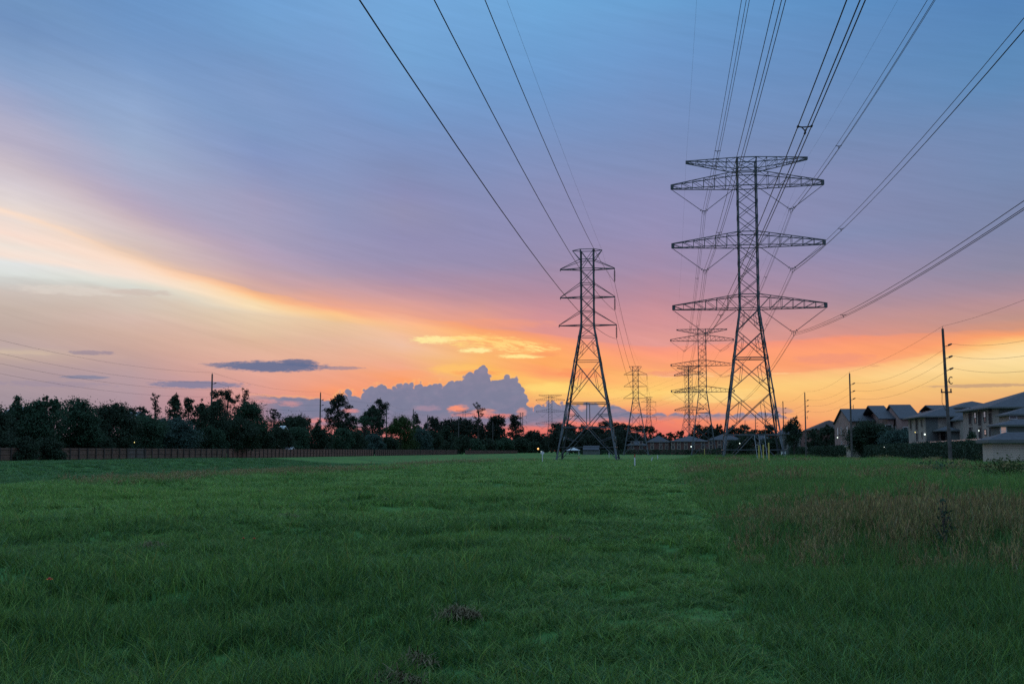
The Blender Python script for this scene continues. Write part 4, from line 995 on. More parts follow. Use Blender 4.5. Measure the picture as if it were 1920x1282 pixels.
LOWL = ['broad dark bush at the left edge behind the fence', 'dark bush hanging in front of the fence, first from the left', 'dark slim bush hanging in front of the fence, second from the left', 'wide dark bush behind the boarded fence', 'mid green bush beside the pale fence panel', 'dark bush behind the long plain fence run', 'greener bush below the bare utility pole', 'dark bush over the reddish fence, left end', 'dark bush over the reddish fence near a small roof', 'green bush over the reddish fence', 'black-green bush below the second utility pole', 'green bush below the tall rounded pine', 'small dark bush below the spreading tree', 'bluish bush below the third utility pole', 'small dark bush left of the willow-like tree', 'grey-blue shrub right of the willow-like tree', 'dark shrub right of the grey-blue shrub', 'low dark bush near the fence gap', 'low green bush right of the fence gap', 'low dark bush below the lone tall pine', 'low green bush above the last fence run', 'low dark bush near the end of the last fence run', 'lowest dark bush past the last fence run']
for (px, ty, w, kind, lm), lb in zip(low, LOWL):
    ul = -84.2 if px in (48, 93) else -88.0
    v = uv_line(px, ul)
    if ul < -87: ul = min(ul, -85.6 - w * zdep(ul, v) / 2143 * 0.5); v = uv_line(px, ul)
    tree(ul, v, ty, w, kind, lm, lb, 'bush', group='bushes along the left fence', dens=1.1)
# centre tree group and trees behind the apartments
CT = [(1044,793,34,590,'pine','dark pine rising behind the left leg of the narrow tower'),(1068,796,36,600,'round','rounded dark tree between the legs of the narrow tower, leftmost'),(1056,808,50,560,'broad','broad dark tree at the foot of the narrow tower'),(1094,798,34,610,'broad','dark tree centred under the narrow tower'),(1118,800,36,600,'pine','gappy pine under the narrow tower beam'),(1140,789,34,600,'umbrella','flat-headed pine behind the right leg of the narrow tower'),(1166,794,30,610,'pine','pine with a separate round head right of the narrow tower'),(1156,803,50,570,'broad','dense dark tree right of the narrow tower leg'),(1188,797,32,620,'umbrella','spreading pine behind the second narrow tower, left one'),(1212,798,36,630,'umbrella','spreading pine behind the second narrow tower, right one'),(1182,812,50,580,'broad','low dark tree behind the second narrow tower'),(1238,812,24,640,'round','small crown between the narrow and wide tower lines'),(1098,815,60,555,'broad','dark tree behind the white canopy'),(1135,815,60,555,'broad','dark tree behind the small blue roof'),(1256,811,16,660,'umbrella','tiny tree above the long apartment roof, far left'),(1278,808,16,660,'umbrella','tiny tree above the long apartment roof, second from left'),(1308,797,24,640,'pine','small pine behind the third tower'),(1330,800,34,650,'round','rounded dark tree behind the apartment roof'),(1350,798,24,655,'round','dark crown seen left of the big tower leg'),(1372,800,24,650,'round','dark crown just inside the big tower leg'),(1396,798,28,620,'pine','ragged pine framed by the base of the big tower'),(1414,806,22,650,'umbrella','small flat crown framed by the big tower, middle'),(1430,808,18,650,'round','tiny crown framed by the big tower, right'),(1444,798,26,640,'pine','pine behind the right leg of the big tower')]
for px, ty, w, v, kind, lb in CT:
    u, _ = P(px, 845, v); tree(u, v, ty, w * 1.1, kind, 'leaf_pine', lb, group='far trees across the field', z0=0.0)
# right-hand trees
RT = [(1489,786,34,340,'round','leaf_dark','tall dark bushy tree left of the third utility pole'),(1527,806,30,345,'round','leaf_dark','low dark tree right of the third utility pole'),(1551,800,34,320,'round','leaf_dark','rounded dark tree touching the pink gabled apartments'),(1633,794,86,258,'wide','leaf_dark','wide dark spreading tree in front of the gabled apartments'),(1690,808,70,245,'wide','leaf_blue','bluish low tree in front of the recessed apartments'),(1405,812,40,420,'broad','leaf_dark','dark tree seen through the base of the big tower, centre'),(1448,822,44,380,'broad','leaf_dark','dark tree seen past the right leg of the big tower'),(1385,826,40,430,'bush','leaf_dark','dark low tree seen through the base of the big tower, left'),(1822,812,26,190,'bush','leaf_mid','small green bush by the balconies near the bright wall lamp')]
for px, ty, w, v, kind, lm, lb in RT:
    u, _ = P(px, 845, v); tree(u, v, ty, w, kind, lm, lb, group='trees among the right-hand houses', z0=0.0)
# far woods closing the horizon: one mass
rng = np.random.default_rng(77); cs = []
for i in range(900):
    x = rng.uniform(-760, 420); y = rng.uniform(800, 1050); h = rng.uniform(8, 14); r_ = rng.uniform(5, 10)
    p = in_ball(110, rng) * np.array([r_, r_, h * 0.5]); cs.append(p + np.array([x, y, h * 0.55]))
C = np.concatenate(cs); C = C[C[:, 2] > 0]
Vv, Ff = leafquads(C, 2.4, rng); o = npmesh('far_woods', Vv, Ff, M['leaf_pine']); tag(o, 'dark far woods along the horizon', 'woods', kind='stuff')
# hedges
def hedge(u0, v0, u1, v1, w, h, label, lm='leaf_dark', seed=1, leaf=0.3, dens=55):
    rng = np.random.default_rng(seed); L = math.hypot(u1 - u0, v1 - v0); n = int(L * h * dens)
    t_ = rng.uniform(0, 1, n); s_ = rng.uniform(-1, 1, n); zz_ = rng.uniform(0, 1, n) ** 0.8
    bulge = 0.82 + 0.18 * np.sin(t_ * L * 0.9 + seed) + 0.12 * np.sin(t_ * L * 2.3)
    nx_, ny_ = (v1 - v0) / L, -(u1 - u0) / L
    prof = np.sqrt(np.clip(1 - (zz_ * 0.92) ** 5, 0, 1))
    s_ = np.sign(s_) * np.abs(s_) ** 0.5
    X = u0 + (u1 - u0) * t_ + nx_ * s_ * w / 2 * prof * bulge; Y = v0 + (v1 - v0) * t_ + ny_ * s_ * w / 2 * prof * bulge
    C = np.stack([X, Y, zz_ * h * (0.9 + 0.1 * bulge)], 1) + rng.normal(0, 0.07, (n, 3)); C[:, 2] = np.abs(C[:, 2])
    Vv, Ff = leafquads(C, leaf, rng)
    mx_, my_ = (u0 + u1) / 2, (v0 + v1) / 2
    t = thing('hedge', (mx_, my_, 0), label, 'hedge', 'hedges along the right-hand houses')
    npmesh('foliage', Vv, Ff, M[lm], t)
    st_ = MB()
    for i in range(int(L / 3)):
        f = (i + 0.5) / int(L / 3); st_.tube([(u0 + (u1-u0)*f, v0 + (v1-v0)*f, -0.1), (u0 + (u1-u0)*f + 0.2, v0 + (v1-v0)*f, h * 0.7)], 0.06, 5, 0.02)
    st_.build('stems', M['bark'], t)
hedge(X(1852, 139) - 0.9, 137.5, X(1619, 262), 262, 2.4, 2.95, 'long tall dark hedge from the siding garage to the middle garage', seed=3)
hedge(X(1590, 275), 275, X(1521, 345), 345, 3.0, 3.0, 'dark hedge between the two small hip-roofed garages', seed=4, leaf=0.45, dens=30)
hedge(X(1506, 352), 352, X(1474, 430), 430, 3.0, 2.9, 'far hedge left of the third utility pole', seed=5, leaf=0.5, dens=22)
a0 = P(1082, 845, 545); a1 = P(1330, 845, 470)
hedge(a0[0], 545, a1[0] + 0, 470, 3.0, 2.2, 'low dark hedge across the field before the brick apartments', seed=6, leaf=0.6, dens=16)
a0 = P(1330, 845, 440); a1 = P(1465, 845, 400)
hedge(a0[0], 440, a1[0], 400, 3.0, 2.6, 'dark hedge seen through the base of the big tower', seed=8, leaf=0.6, dens=16)

# ------------------------------------------------------------------ fence on the left
def fence(va, vb, ul, style, label, h=1.85, mt='fence'):
    z0 = 0.25; t = thing('wooden_fence', (ul, va, z0), label, 'fence', 'wooden fence runs along the left')
    r = random.Random(int(va * 7))
    n = max(1, int((vb - va) / 2.4)); st = (vb - va) / n
    b = MB()
    if style == 'h':
        for i in range(n):
            for k in range(6):
                z = z0 + k * h / 6; dx_ = r.uniform(-0.01, 0.01)
                b.box(ul + dx_, ul + dx_ + 0.03, va + i*st + 0.04, va + (i+1)*st - 0.04, z + 0.012, z + h/6 - 0.012)
    else:
        m_ = int((vb - va) / 0.16)
        for i in range(m_):
            y = va + i * (vb - va) / m_; dx_ = r.uniform(-0.012, 0.012); dz_ = r.uniform(-0.05, 0.02)
            b.box(ul + dx_, ul + dx_ + 0.02, y + 0.006, y + 0.152, z0, z0 + h + dz_)
    b.build('boards', M[mt], t)
    rl = MB()
    for z in (0.3, 0.95, 1.6): rl.box(ul + 0.05, ul + 0.09, va, vb, z0 + z, z0 + z + 0.09)
    rl.build('rails', M[mt], t)
    for i in range(min(n + 1, 90)):
        y = va + i * st; MB().box(ul + 0.09, ul + 0.2, y - 0.09, y + 0.09, z0 - 0.2, z0 + h + 0.05).build('post', M['bark'], t)
FU = -85.0
def fv(px): return uv_line(px, FU)
fence(126, fv(237), FU, 'h', 'dark boarded fence run at the far left, horizontal boards')
fence(fv(238), fv(270), FU, 'v', 'pale grey fence panel left of the small yellow lamp', mt='fencepale')
fence(fv(271), fv(425), FU, 'h', 'long dark boarded fence run below the bare utility pole')
fence(fv(427), fv(700), FU, 'v', 'reddish picket fence run from the dark tree to the willow-like tree', mt='fencered')
fence(fv(703), fv(857), FU, 'v', 'brown picket fence run under the willow-like tree up to the gap', mt='fence')
fence(fv(872), fv(970), FU, 'v', 'last reddish picket fence run, right of the gap', mt='fencered', h=1.7)

# ------------------------------------------------------------------ buildings
def gable(t, x0, x1, y0, y1, ze, zr, axis, m, over=0.4, th=0.22):
    b = MB()
    if axis == 'x':
        ym = (y0 + y1) / 2; sl = (zr - ze) / (ym - y0)
        for s, ye in ((-1, y0 - over), (1, y1 + over)):
            z_ = ze - sl * over
            vs = [(x0 - over, ye, z_), (x1 + over, ye, z_), (x1 + over, ym, zr), (x0 - over, ym, zr)]
            b.add(vs + [(x, y, z + th) for x, y, z in vs], [(0,1,2,3),(4,7,6,5),(0,4,5,1),(1,5,6,2),(2,6,7,3),(3,7,4,0)])
    else:
        xm = (x0 + x1) / 2; sl = (zr - ze) / (xm - x0)
        for s, xe in ((-1, x0 - over), (1, x1 + over)):
            z_ = ze - sl * over
            vs = [(xe, y0 - over, z_), (xe, y1 + over, z_), (xm, y1 + over, zr), (xm, y0 - over, zr)]
            b.add(vs + [(x, y, z + th) for x, y, z in vs], [(0,1,2,3),(4,7,6,5),(0,4,5,1),(1,5,6,2),(2,6,7,3),(3,7,4,0)])
    return b.build('roof', M[m], t)
def hip(t, x0, x1, y0, y1, ze, zr, m, over=0.6, fas='wallgrey', th=0.22):
    x0 -= over; x1 += over; y0 -= over; y1 += over; b = MB()
    if (x1 - x0) >= (y1 - y0): d = (y1 - y0) / 2; r0, r1 = (x0 + d, (y0+y1)/2, zr), (x1 - d, (y0+y1)/2, zr)
    else: d = (x1 - x0) / 2; r0, r1 = ((x0+x1)/2, y0 + d, zr), ((x0+x1)/2, y1 - d, zr)
    c = [(x0,y0,ze),(x1,y0,ze),(x1,y1,ze),(x0,y1,ze)]
    if (x1 - x0) >= (y1 - y0): f = [(0,1,5,4),(1,2,5),(2,3,4,5),(3,0,4)]
    else: f = [(0,1,4),(1,2,5,4),(2,3,5),(3,0,4,5)]
    b.add(c + [r0, r1], f + [(3,2,1,0)])
    o = b.build('roof', M[m], t)
    fb = MB().box(x0 - 0.02, x1 + 0.02, y0 - 0.02, y1 + 0.02, ze - th, ze - 0.003); fb.build('fascia', M[fas], o)
    return o
def walls(t, x0, x1, y0, y1, z0, z1, m, gab=None, zr=0):
    b = MB().box(x0, x1, y0, y1, z0, z1)
    if gab == 'x':
        for x, xi in ((x0, x0 + 0.3), (x1 - 0.3, x1)):
            ym = (y0+y1)/2; b.add([(x,y0,z1),(x,y1,z1),(x,ym,zr),(xi,y0,z1),(xi,y1,z1),(xi,ym,zr)], [(0,2,1),(3,4,5),(0,3,5,2),(1,2,5,4)])
    if gab == 'y':
        for y, yi in ((y0, y0 + 0.3), (y1 - 0.3, y1)):
            xm = (x0+x1)/2; b.add([(x0,y,z1),(x1,y,z1),(xm,y,zr),(x0,yi,z1),(x1,yi,z1),(xm,yi,zr)], [(0,1,2),(3,5,4),(0,2,5,3),(1,4,5,2)])
    return b.build('wall', M[m], t)
def win(t, face, c, pl, z, w, h, pane='glass', frame='trim', fw=0.12, name='window', arch=False):
    """face S: plane y=pl, c is x.  face W: plane x=pl, c is y"""
    b = MB(); p = MB()
    def bx(mb, a0, a1, q0, q1, d):
        if face == 'S': mb.box(a0, a1, pl - d, pl + 0.02, q0, q1)
        else: mb.box(pl - d, pl + 0.02, a0, a1, q0, q1)
    bx(b, c - w/2 - fw, c - w/2, z, z + h, 0.10); bx(b, c + w/2, c + w/2 + fw, z, z + h, 0.10)
    bx(b, c - w/2 - fw, c + w/2 + fw, z - fw, z, 0.12); bx(b, c - w/2 - fw, c + w/2 + fw, z + h, z + h + fw, 0.12)
    if name == 'window': bx(b, c - w/2, c + w/2, z + h/2 - 0.03, z + h/2 + 0.03, 0.08)
    fr = b.build(name, M[frame], t)
    bx(p, c - w/2, c + w/2, z, z + h, 0.05)
    if arch:
        for k in range(8):
            a0 = math.pi * k / 8; a1 = math.pi * (k+1) / 8; r_ = w / 2
            q = [(c + r_*math.cos(a0), z + h + r_*math.sin(a0)), (c + r_*math.cos(a1), z + h + r_*math.sin(a1))]
            if face == 'W': p.add([(pl - 0.05, c, z + h), (pl - 0.05, *q[0]), (pl - 0.05, *q[1]), (pl + 0.02, c, z + h), (pl + 0.02, *q[0]), (pl + 0.02, *q[1])], [(0,2,1),(3,4,5),(1,2,5,4)])
            else: p.add([(c, pl - 0.05, z + h), (q[0][0], pl - 0.05, q[0][1]), (q[1][0], pl - 0.05, q[1][1]), (c, pl + 0.02, z + h), (q[0][0], pl + 0.02, q[0][1]), (q[1][0], pl + 0.02, q[1][1])], [(0,1,2),(3,5,4),(1,4,5,2)])
    p.build('pane', M[pane], fr)
    return fr
def lamp(px, py, v, m, label, r=0.16):
    r *= 0.8
    u, z = P(px, py, v)
    t = thing('wall_lamp', (u, v, z), label, 'lamp', 'small lit lamps')
    MB().lathe((u, v, z - r), (u, v, z + r), [(0, r*0.4), (0.3, r), (0.7, r), (1, r*0.4)], 10).build('bulb', M[m], t)
    MB().box(u - 0.05, u + 0.35, v - 0.04, v + 0.04, z + r, z + r + 0.07).build('bracket', M['insul'], t)
    return t
ZX = [1600]
def Zp(py, v): return P(ZX[0], py, v)[1]
# A: pink gabled apartments
A = thing('apartment_building', (48, 285, 0), 'pink apartments with two stepped grey gable roofs behind the second utility pole', 'apartment building')
xa, xb, xd = X(1596, 285), X(1644, 285), X(1678, 270)
ea, ra_ = Zp(790, 285), Zp(767, 299); eb, rb_ = Zp(785.5, 270), Zp(762, 284)
walls(A, xa, xb, 285, 312, 0, ea - 0.1, 'wallpink', 'x', ra_ - 0.2); gable(A, xa, xb, 285, 312, ea, ra_ - 0.1, 'x', 'roof')
walls(A, xb + 0.003, xd, 270, 298, 0, eb - 0.15, 'wallpink', 'x', rb_ - 0.3); gable(A, xb - 1.6, xd, 270, 298, eb, rb_, 'x', 'roof')
for y, z, pn in ((290, 6.0, 'paneglow'), (300, 6.0, 'glass'), (306, 6.0, 'paneglow'), (290, 2.6, 'glass'), (300, 2.6, 'glass')): win(A, 'W', y, xa, z, 0.9, 1.6, pn)
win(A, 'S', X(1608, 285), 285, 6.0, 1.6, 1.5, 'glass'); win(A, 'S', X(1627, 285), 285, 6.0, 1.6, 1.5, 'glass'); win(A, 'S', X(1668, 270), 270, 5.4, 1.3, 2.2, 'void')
ZX[0] = 1690
B0 = thing('apartment_building', (54, 261, 0), 'pink apartment block with a steep gable roof, right of the stepped ones', 'apartment building')
xe = max(xd + 0.35, X(1692, 260)); ve_ = uv_line(1692, xe); ec, rc = Zp(785, ve_), Zp(760, ve_ + 12); xf = X(1706, ve_ + 12)
walls(B0, xe, xf, ve_, ve_ + 24, 0, ec - 0.1, 'wallpink', 'x', rc - 0.2); gable(B0, xe, xf, ve_, ve_ + 24, ec, rc, 'x', 'roof')
walls(B0, xf + 0.003, xf + 9, ve_ + 6, ve_ + 22, 0, ec, 'wallpink'); hip(B0, xf + 0.4, xf + 9, ve_ + 6, ve_ + 22, ec + 0.05, Zp(768, ve_ + 14), 'roof')
win(B0, 'S', xe + 0.8, ve_, 5.2, 0.9, 1.7, 'void'); win(B0, 'W', ve_ + 7, xe, 5.6, 0.9, 1.6, 'glass'); win(B0, 'S', xf - 0.9, ve_, 5.2, 0.8, 1.7, 'glass')
ZX[0] = 1750
# C: grey-green apartments with hip roofs
Cb = thing('apartment_building', (52, 222, 0), 'grey-green apartments with low hip roofs behind the nearest utility pole', 'apartment building')
cx = X(1735, 222)
def cv(px): return uv_line(px, cx)
walls(Cb, cx, cx + 11, 222, 236.5, 0, Zp(781, 222), 'walltan'); hip(Cb, cx, cx + 11, 222, 236.5, Zp(780, 222), Zp(762, 229), 'roof', over=0.9)
MB().box(X(1738, 222), X(1760, 222), 221.9, 221.997, 0, Zp(782, 222)).build('siding', M['wallgrey'], Cb)
MB().box(X(1779, 222), cx + 11, 221.9, 221.997, 0, Zp(782, 222)).build('siding', M['wallgrey'], Cb)
hip(Cb, X(1764, 217), X(1800, 217), 217, 221.8, Zp(806, 217), Zp(799, 219), 'roof', over=0.3); walls(Cb, X(1784, 217.3), X(1800, 217.3), 217.3, 221.85, 0, Zp(807, 217), 'wallgrey')
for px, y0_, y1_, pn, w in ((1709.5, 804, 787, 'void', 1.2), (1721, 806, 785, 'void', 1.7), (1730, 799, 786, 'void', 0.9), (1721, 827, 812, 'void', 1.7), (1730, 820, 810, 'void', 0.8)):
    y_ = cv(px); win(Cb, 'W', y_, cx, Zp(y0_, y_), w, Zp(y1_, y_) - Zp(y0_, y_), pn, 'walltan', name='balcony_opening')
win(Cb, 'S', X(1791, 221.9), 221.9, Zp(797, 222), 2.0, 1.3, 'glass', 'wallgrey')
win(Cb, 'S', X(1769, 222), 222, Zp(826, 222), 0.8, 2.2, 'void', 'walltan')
ZX[0] = 1770
# roof behind C
D0 = thing('apartment_building', (66, 262, 0), 'far apartment block whose small gable roof peeps above the grey-green hip roofs', 'apartment building')
walls(D0, X(1753, 256), X(1784, 256), 256, 268, 0, Zp(768, 256), 'wallpink'); gable(D0, X(1753, 256), X(1784, 256), 256, 268, Zp(768, 256), Zp(761, 262), 'x', 'roof')
# E: tall tan apartments at right with arches
ZX[0] = 1850
Eb = thing('apartment_building', (50, 190, 0), 'tall tan apartments with arched balconies and a big hip roof at the right edge', 'apartment building')
xw = X(1865, 190)
walls(Eb, xw, 80, 190, 209, 0, Zp(764, 190), 'walltan'); hip(Eb, xw, 80, 190, 209, Zp(763, 190), Zp(728, 199), 'roof', over=1.0)
MB().box(xw + 0.9, 80, 189.96, 189.998, 0, Zp(764.5, 190)).build('siding', M['wallgrey'], Eb)
zf2, zf1 = Zp(797, 198), Zp(829, 198)
for px in (1860, 1822):
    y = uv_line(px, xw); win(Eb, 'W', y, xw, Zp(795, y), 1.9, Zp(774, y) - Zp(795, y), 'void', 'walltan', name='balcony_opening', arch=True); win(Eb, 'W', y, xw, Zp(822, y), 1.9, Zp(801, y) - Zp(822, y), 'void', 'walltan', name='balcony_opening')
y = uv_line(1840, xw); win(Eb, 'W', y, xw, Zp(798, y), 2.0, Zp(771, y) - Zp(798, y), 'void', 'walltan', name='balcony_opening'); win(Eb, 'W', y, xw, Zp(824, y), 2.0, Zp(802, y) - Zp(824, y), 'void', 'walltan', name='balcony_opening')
for px, y0_, y1_, pn in ((1831.5, 783, 774, 'paneglow'), (1849.5, 782, 772, 'paneglow'), (1849.5, 814, 806, 'panepink'), (1831.5, 792, 785, 'glass'), (1849.5, 790, 783, 'glass')):
    y = uv_line(px, xw); win(Eb, 'W', y, xw, Zp(y0_, y), 1.1, Zp(y1_, y) - Zp(y0_, y), pn, 'wallgrey')
F0 = thing('apartment_building', (60, 225, 0), 'apartment block with a flat-topped hip roof just behind the arched one', 'apartment building')
walls(F0, X(1803, 226), X(1870, 226), 226, 240, 0, Zp(764, 226), 'walltan'); hip(F0, X(1797, 226), X(1875, 226), 226, 240, Zp(763, 226), Zp(753, 233), 'roof', over=0.5)
walls(F0, X(1803, 216), X(1815, 216), 216, 225.9, 0, Zp(786, 216), 'walltan'); hip(F0, X(1798, 216), X(1818, 216), 216, 225.5, Zp(786, 216), Zp(779, 218), 'roof', over=0.2)
# G: stepped lower building right
ZX[0] = 1900
G0 = thing('house', (48, 160, 0), 'grey house with two stepped low roofs at the right edge behind the siding garage', 'house')
walls(G0, X(1896, 162), 70, 162, 167, 0, Zp(777, 162), 'walltan'); hip(G0, X(1896, 162), 70, 162, 167, Zp(776, 162), Zp(764, 164), 'roof', over=0.45)
walls(G0, X(1879, 156), 68, 156, 161.0, 0, Zp(797, 156), 'wallgrey'); hip(G0, X(1879, 156), 68, 156, 161.0, Zp(796, 156), Zp(786, 159), 'roof', over=0.4)
win(G0, 'S', X(1883, 156), 156, Zp(815, 156), 0.6, 1.0, 'panepink'); win(G0, 'S', X(1902, 162), 162, Zp(784, 162), 0.8, 0.45, 'glass')
# H: siding garage at the right edge
H0 = thing('garage', (39, 132, 0), 'low garage with pale horizontal siding and a hip roof at the right edge', 'garage')
xg = X(1861, 132)
b = MB().box(xg, xg + 14, 132.05, 136, 0, 2.82)
for k in range(14): b.box(xg - 0.02, xg + 14, 132.0 + 0.0, 132.06, 0.02 + k*0.2, 0.02 + k*0.2 + 0.17)
b.build('wall', M['sidingpale'], H0); hip(H0, xg, xg + 14, 132, 136, Zp(824, 131), Zp(810, 134), 'roof', over=0.55, fas='wallgrey', th=0.35)
ZX[0] = 1640
# garages and carport
def garage(px0, px1, v, ze, zr, vd, label, wx0, wx1):
    t = thing('garage', (X(px0, v), v, 0), label, 'garage')
    x0, x1 = X(px0, v), X(px1, v)
    walls(t, X(wx0, v), X(wx1, v), v + 0.3, v + vd, 0, ze - 0.1, 'walltan'); hip(t, x0 + 0.5, x1, v, v + vd, ze, zr, 'roof', over=0.0, th=0.3, fas='walltan')
    return t
garage(1588, 1712, 266, Zp(835, 266), Zp(823, 269), 7, 'small hip-roofed garage with pale wall showing beside the second utility pole', 1596, 1700)
garage(1512, 1592, 350, Zp(839, 350), Zp(830, 353), 7, 'small hip-roofed garage with pale wall beside the third utility pole', 1516, 1585)
cp = thing('carport', (50, 178, 0), 'long low carport roof with a pale edge above the tall hedge', 'carport')
ra, rb = (X(1840, 180), 180, Zp(823, 180)), (X(1648, 262), 262, Zp(834, 262))
r_ = MB()
q = [(ra[0], ra[1], ra[2]), (rb[0], rb[1], rb[2]), (rb[0] + 5, rb[1], rb[2] + 0.1), (ra[0] + 5, ra[1], ra[2] + 0.1)]
r_.add([(x, y, z - 0.12) for x, y, z in q] + q, [(3,2,1,0),(4,5,6,7),(0,1,5,4),(1,2,6,5),(2,3,7,6),(3,0,4,7)]); r_.build('roof', M['roof'], cp)
MB().bar((ra[0] - 0.06, ra[1], ra[2] - 0.03), (rb[0] - 0.06, rb[1], rb[2] - 0.03), 0.22, 0.08).build('edge_trim', M['fascia'], cp)
for i in range(9):
    f = i / 8; x, y = ra[0] + (rb[0] - ra[0]) * f + 0.5, ra[1] + (rb[1] - ra[1]) * f
    MB().box(x - 0.08, x + 0.08, y - 0.08, y + 0.08, 0, ra[2] + (rb[2] - ra[2]) * f - 0.13).build('post', M['wallgrey'], cp)
ZX[0] = 1330
# brick apartments across the field
def brick(px0, px1, v, ye, yr, label, bays, roof='roof', m='wallbrick', vd=16):
    t = thing('apartment_building', (X(px0, v), v, 0), label, 'apartment building')
    x0, x1 = X(px0, v), X(px1, v)
    walls(t, x0, x1, v, v + vd, 0, Zp(ye, v), m); hip(t, x0, x1, v, v + vd, Zp(ye, v), Zp(yr, v + vd/2), roof, over=0.5)
    for px in bays:
        win(t, 'S', X(px, v), v, Zp(841, v), 1.1, 1.4, 'glass', 'walltan', fw=0.25); win(t, 'S', X(px, v), v, Zp(832, v), 1.1, 1.3, 'glass', 'walltan', fw=0.25)
    return t
brick(1176, 1212, 560, 834, 825, 'low grey-roofed brick house behind the second narrow tower', [1186, 1202])
brick(1214, 1256, 540, 828, 816, 'brick apartments with a white-framed porch between the tower lines', [1223, 1239, 1250])
brick(1258, 1328, 530, 827, 817, 'long brick apartments behind the second wide tower', [1262, 1273, 1286, 1300, 1318])
brick(1330, 1392, 500, 824, 812, 'brick apartments left of the big tower leg with white window surrounds', [1333, 1349, 1362, 1384])
brick(1392, 1462, 480, 826, 815, 'brick apartments framed by the base of the big tower', [1400, 1420, 1440])
k = brick(1466, 1508, 400, 813, 794, 'tall grey apartment block left of the third utility pole', [1472, 1504], m='wallgrey')
I0 = thing('apartment_building', (44, 352, 0), 'brown-roofed apartments with a long sloping roof beside the pink gables', 'apartment building')
walls(I0, X(1524, 352), X(1600, 352), 352, 382, 0, Zp(806, 352), 'wallbrick'); hip(I0, X(1524, 352), X(1600, 352), 352, 372, Zp(805, 352), Zp(789, 362), 'roofbrown', over=0.5)
win(I0, 'S', X(1535, 352), 352, Zp(828, 352), 1.0, 1.4, 'glass', 'walltan')
S0 = thing('shed', (X(1108, 520), 520, 0), 'small shed with a blue-grey roof under the narrow tower', 'shed')
walls(S0, X(1093, 520), X(1123, 520), 520, 527, 0, Zp(843, 520), 'wallgrey'); gable(S0, X(1094, 520), X(1122, 520), 520, 527, Zp(843, 520), Zp(836, 523), 'x', 'roof', over=0.3)
# canopy
cx0 = X(1075, 500); CN = thing('canopy', (cx0, 500, 0), 'white pointed canopy with open sides at the far edge of the field', 'canopy')
zc = Zp(845, 500); zp_ = Zp(839, 500); hwc = 12 * 500 / 2143
MB().add([(cx0-hwc,500-hwc,zc+0.35),(cx0+hwc,500-hwc,zc+0.35),(cx0+hwc,500+hwc,zc+0.35),(cx0-hwc,500+hwc,zc+0.35),(cx0,500,zp_+0.1),(cx0-hwc,500-hwc,zc+0.15),(cx0+hwc,500-hwc,zc+0.15),(cx0+hwc,500+hwc,zc+0.15),(cx0-hwc,500+hwc,zc+0.15)], [(0,1,4),(1,2,4),(2,3,4),(3,0,4),(0,5,6,1),(1,6,7,2),(2,7,8,3),(3,8,5,0),(8,7,6,5)]).build('top', M['canvas'], CN)
for a_, b_ in ((-1,-1),(1,-1),(1,1),(-1,1)): MB().box(cx0+a_*hwc*0.92-0.06, cx0+a_*hwc*0.92+0.06, 500+b_*hwc*0.92-0.06, 500+b_*hwc*0.92+0.06, 0, zc+0.2).build('post', M['white'], CN)
# roofs glimpsed at far left
for px, py, w, ul, lb in ((8, 757, 18, -112, 'pale blue roof glimpsed above the trees at the far left edge'), (234, 768, 16, -118, 'sliver of pale blue roof between the left trees')):
    v = uv_line(px, ul); kk = 2143 / v; t = thing('house', (ul, v, 0), lb, 'house'); z = EYE + (845 - py) / kk; hw_ = w / kk / 2 + 0.3
    walls(t, ul - hw_, ul + hw_, v, v + 9, 0, z - 1.6, 'walltan'); gable(t, ul - hw_, ul + hw_, v, v + 9, z - 1.5, z, 'x', 'polepale')
for px, py, w, lb in ((526, 797, 10, 'small white-roofed house glimpsed between the left trees'), (538, 838, 18, 'small blue-white shed roof just above the reddish fence')):
    ul = -86.4 if py > 820 else -91; v = uv_line(px, ul); kk = 2143 / v; z = EYE + (845 - py) / kk; hw_ = w / kk / 2
    t = thing('shed', (ul, v, 0.25), lb, 'shed'); walls(t, ul - hw_ * 0.8, ul + hw_ * 0.8, v, v + 3, 0.2, z - 0.8, 'walltan'); gable(t, ul - hw_ * 0.8, ul + hw_ * 0.8, v, v + 3, z - 0.75, z, 'x', 'white', over=0.2, th=0.1)
t = thing('parasol', (-88, uv_line(877, -88), 0.25), 'small red parasol above the fence near the gap', 'parasol'); v = uv_line(877, -88)
MB().lathe((-88, v, 2.3), (-88, v, 2.9), [(0, 1.5), (0.3, 1.2), (1, 0.05)], 10).build('top', M['red'], t); MB().tube([(-88, v, 0.2), (-88, v, 2.4)], 0.04, 6).build('stick', M['white'], t)

# ------------------------------------------------------------------ lamps
for px, py, v, m, r, lb in ((1570.5,820,uv_line(1570.5, xa - 0.15),'lampw',0.20,'bright white lamp on the end wall of the pink gabled apartments'),(1683,797,ve_ + 8,'lampy',0.17,'faint yellow lamp between the pink apartment blocks'),(1716,810,uv_line(1716, cx - 0.15),'lampy',0.12,'yellowish lamp low on the grey-green apartments'),(1734,814,221.5,'lampw',0.19,'bright white lamp on the grey-green apartments'),(1836,769,uv_line(1836, xw - 0.15),'lampy',0.13,'yellow lamp under the eaves above the arched balconies'),(1836,807,uv_line(1836, xw - 0.15),'lampw',0.17,'bright white lamp between the arched balconies'),(1658,838,171,'lampw',0.05,'tiny greenish lamp over the tall hedge'),(1296,837,440,'lampw',0.27,'white lamp seen between the legs of the second wide tower'),(1387,831,400,'lampw',0.2,'small white lamp seen behind the bracing of the big tower'),(252,829,170,'lampy',0.08,'small yellow lamp under the left trees'),(1009,841,560,'lampo',0.5,'orange street lamp far off left of the narrow tower'),(1015,847,420,'lampw',0.25,'white light just above the slim white marker post')):
    lamp(px, py, v, m, lb, r)

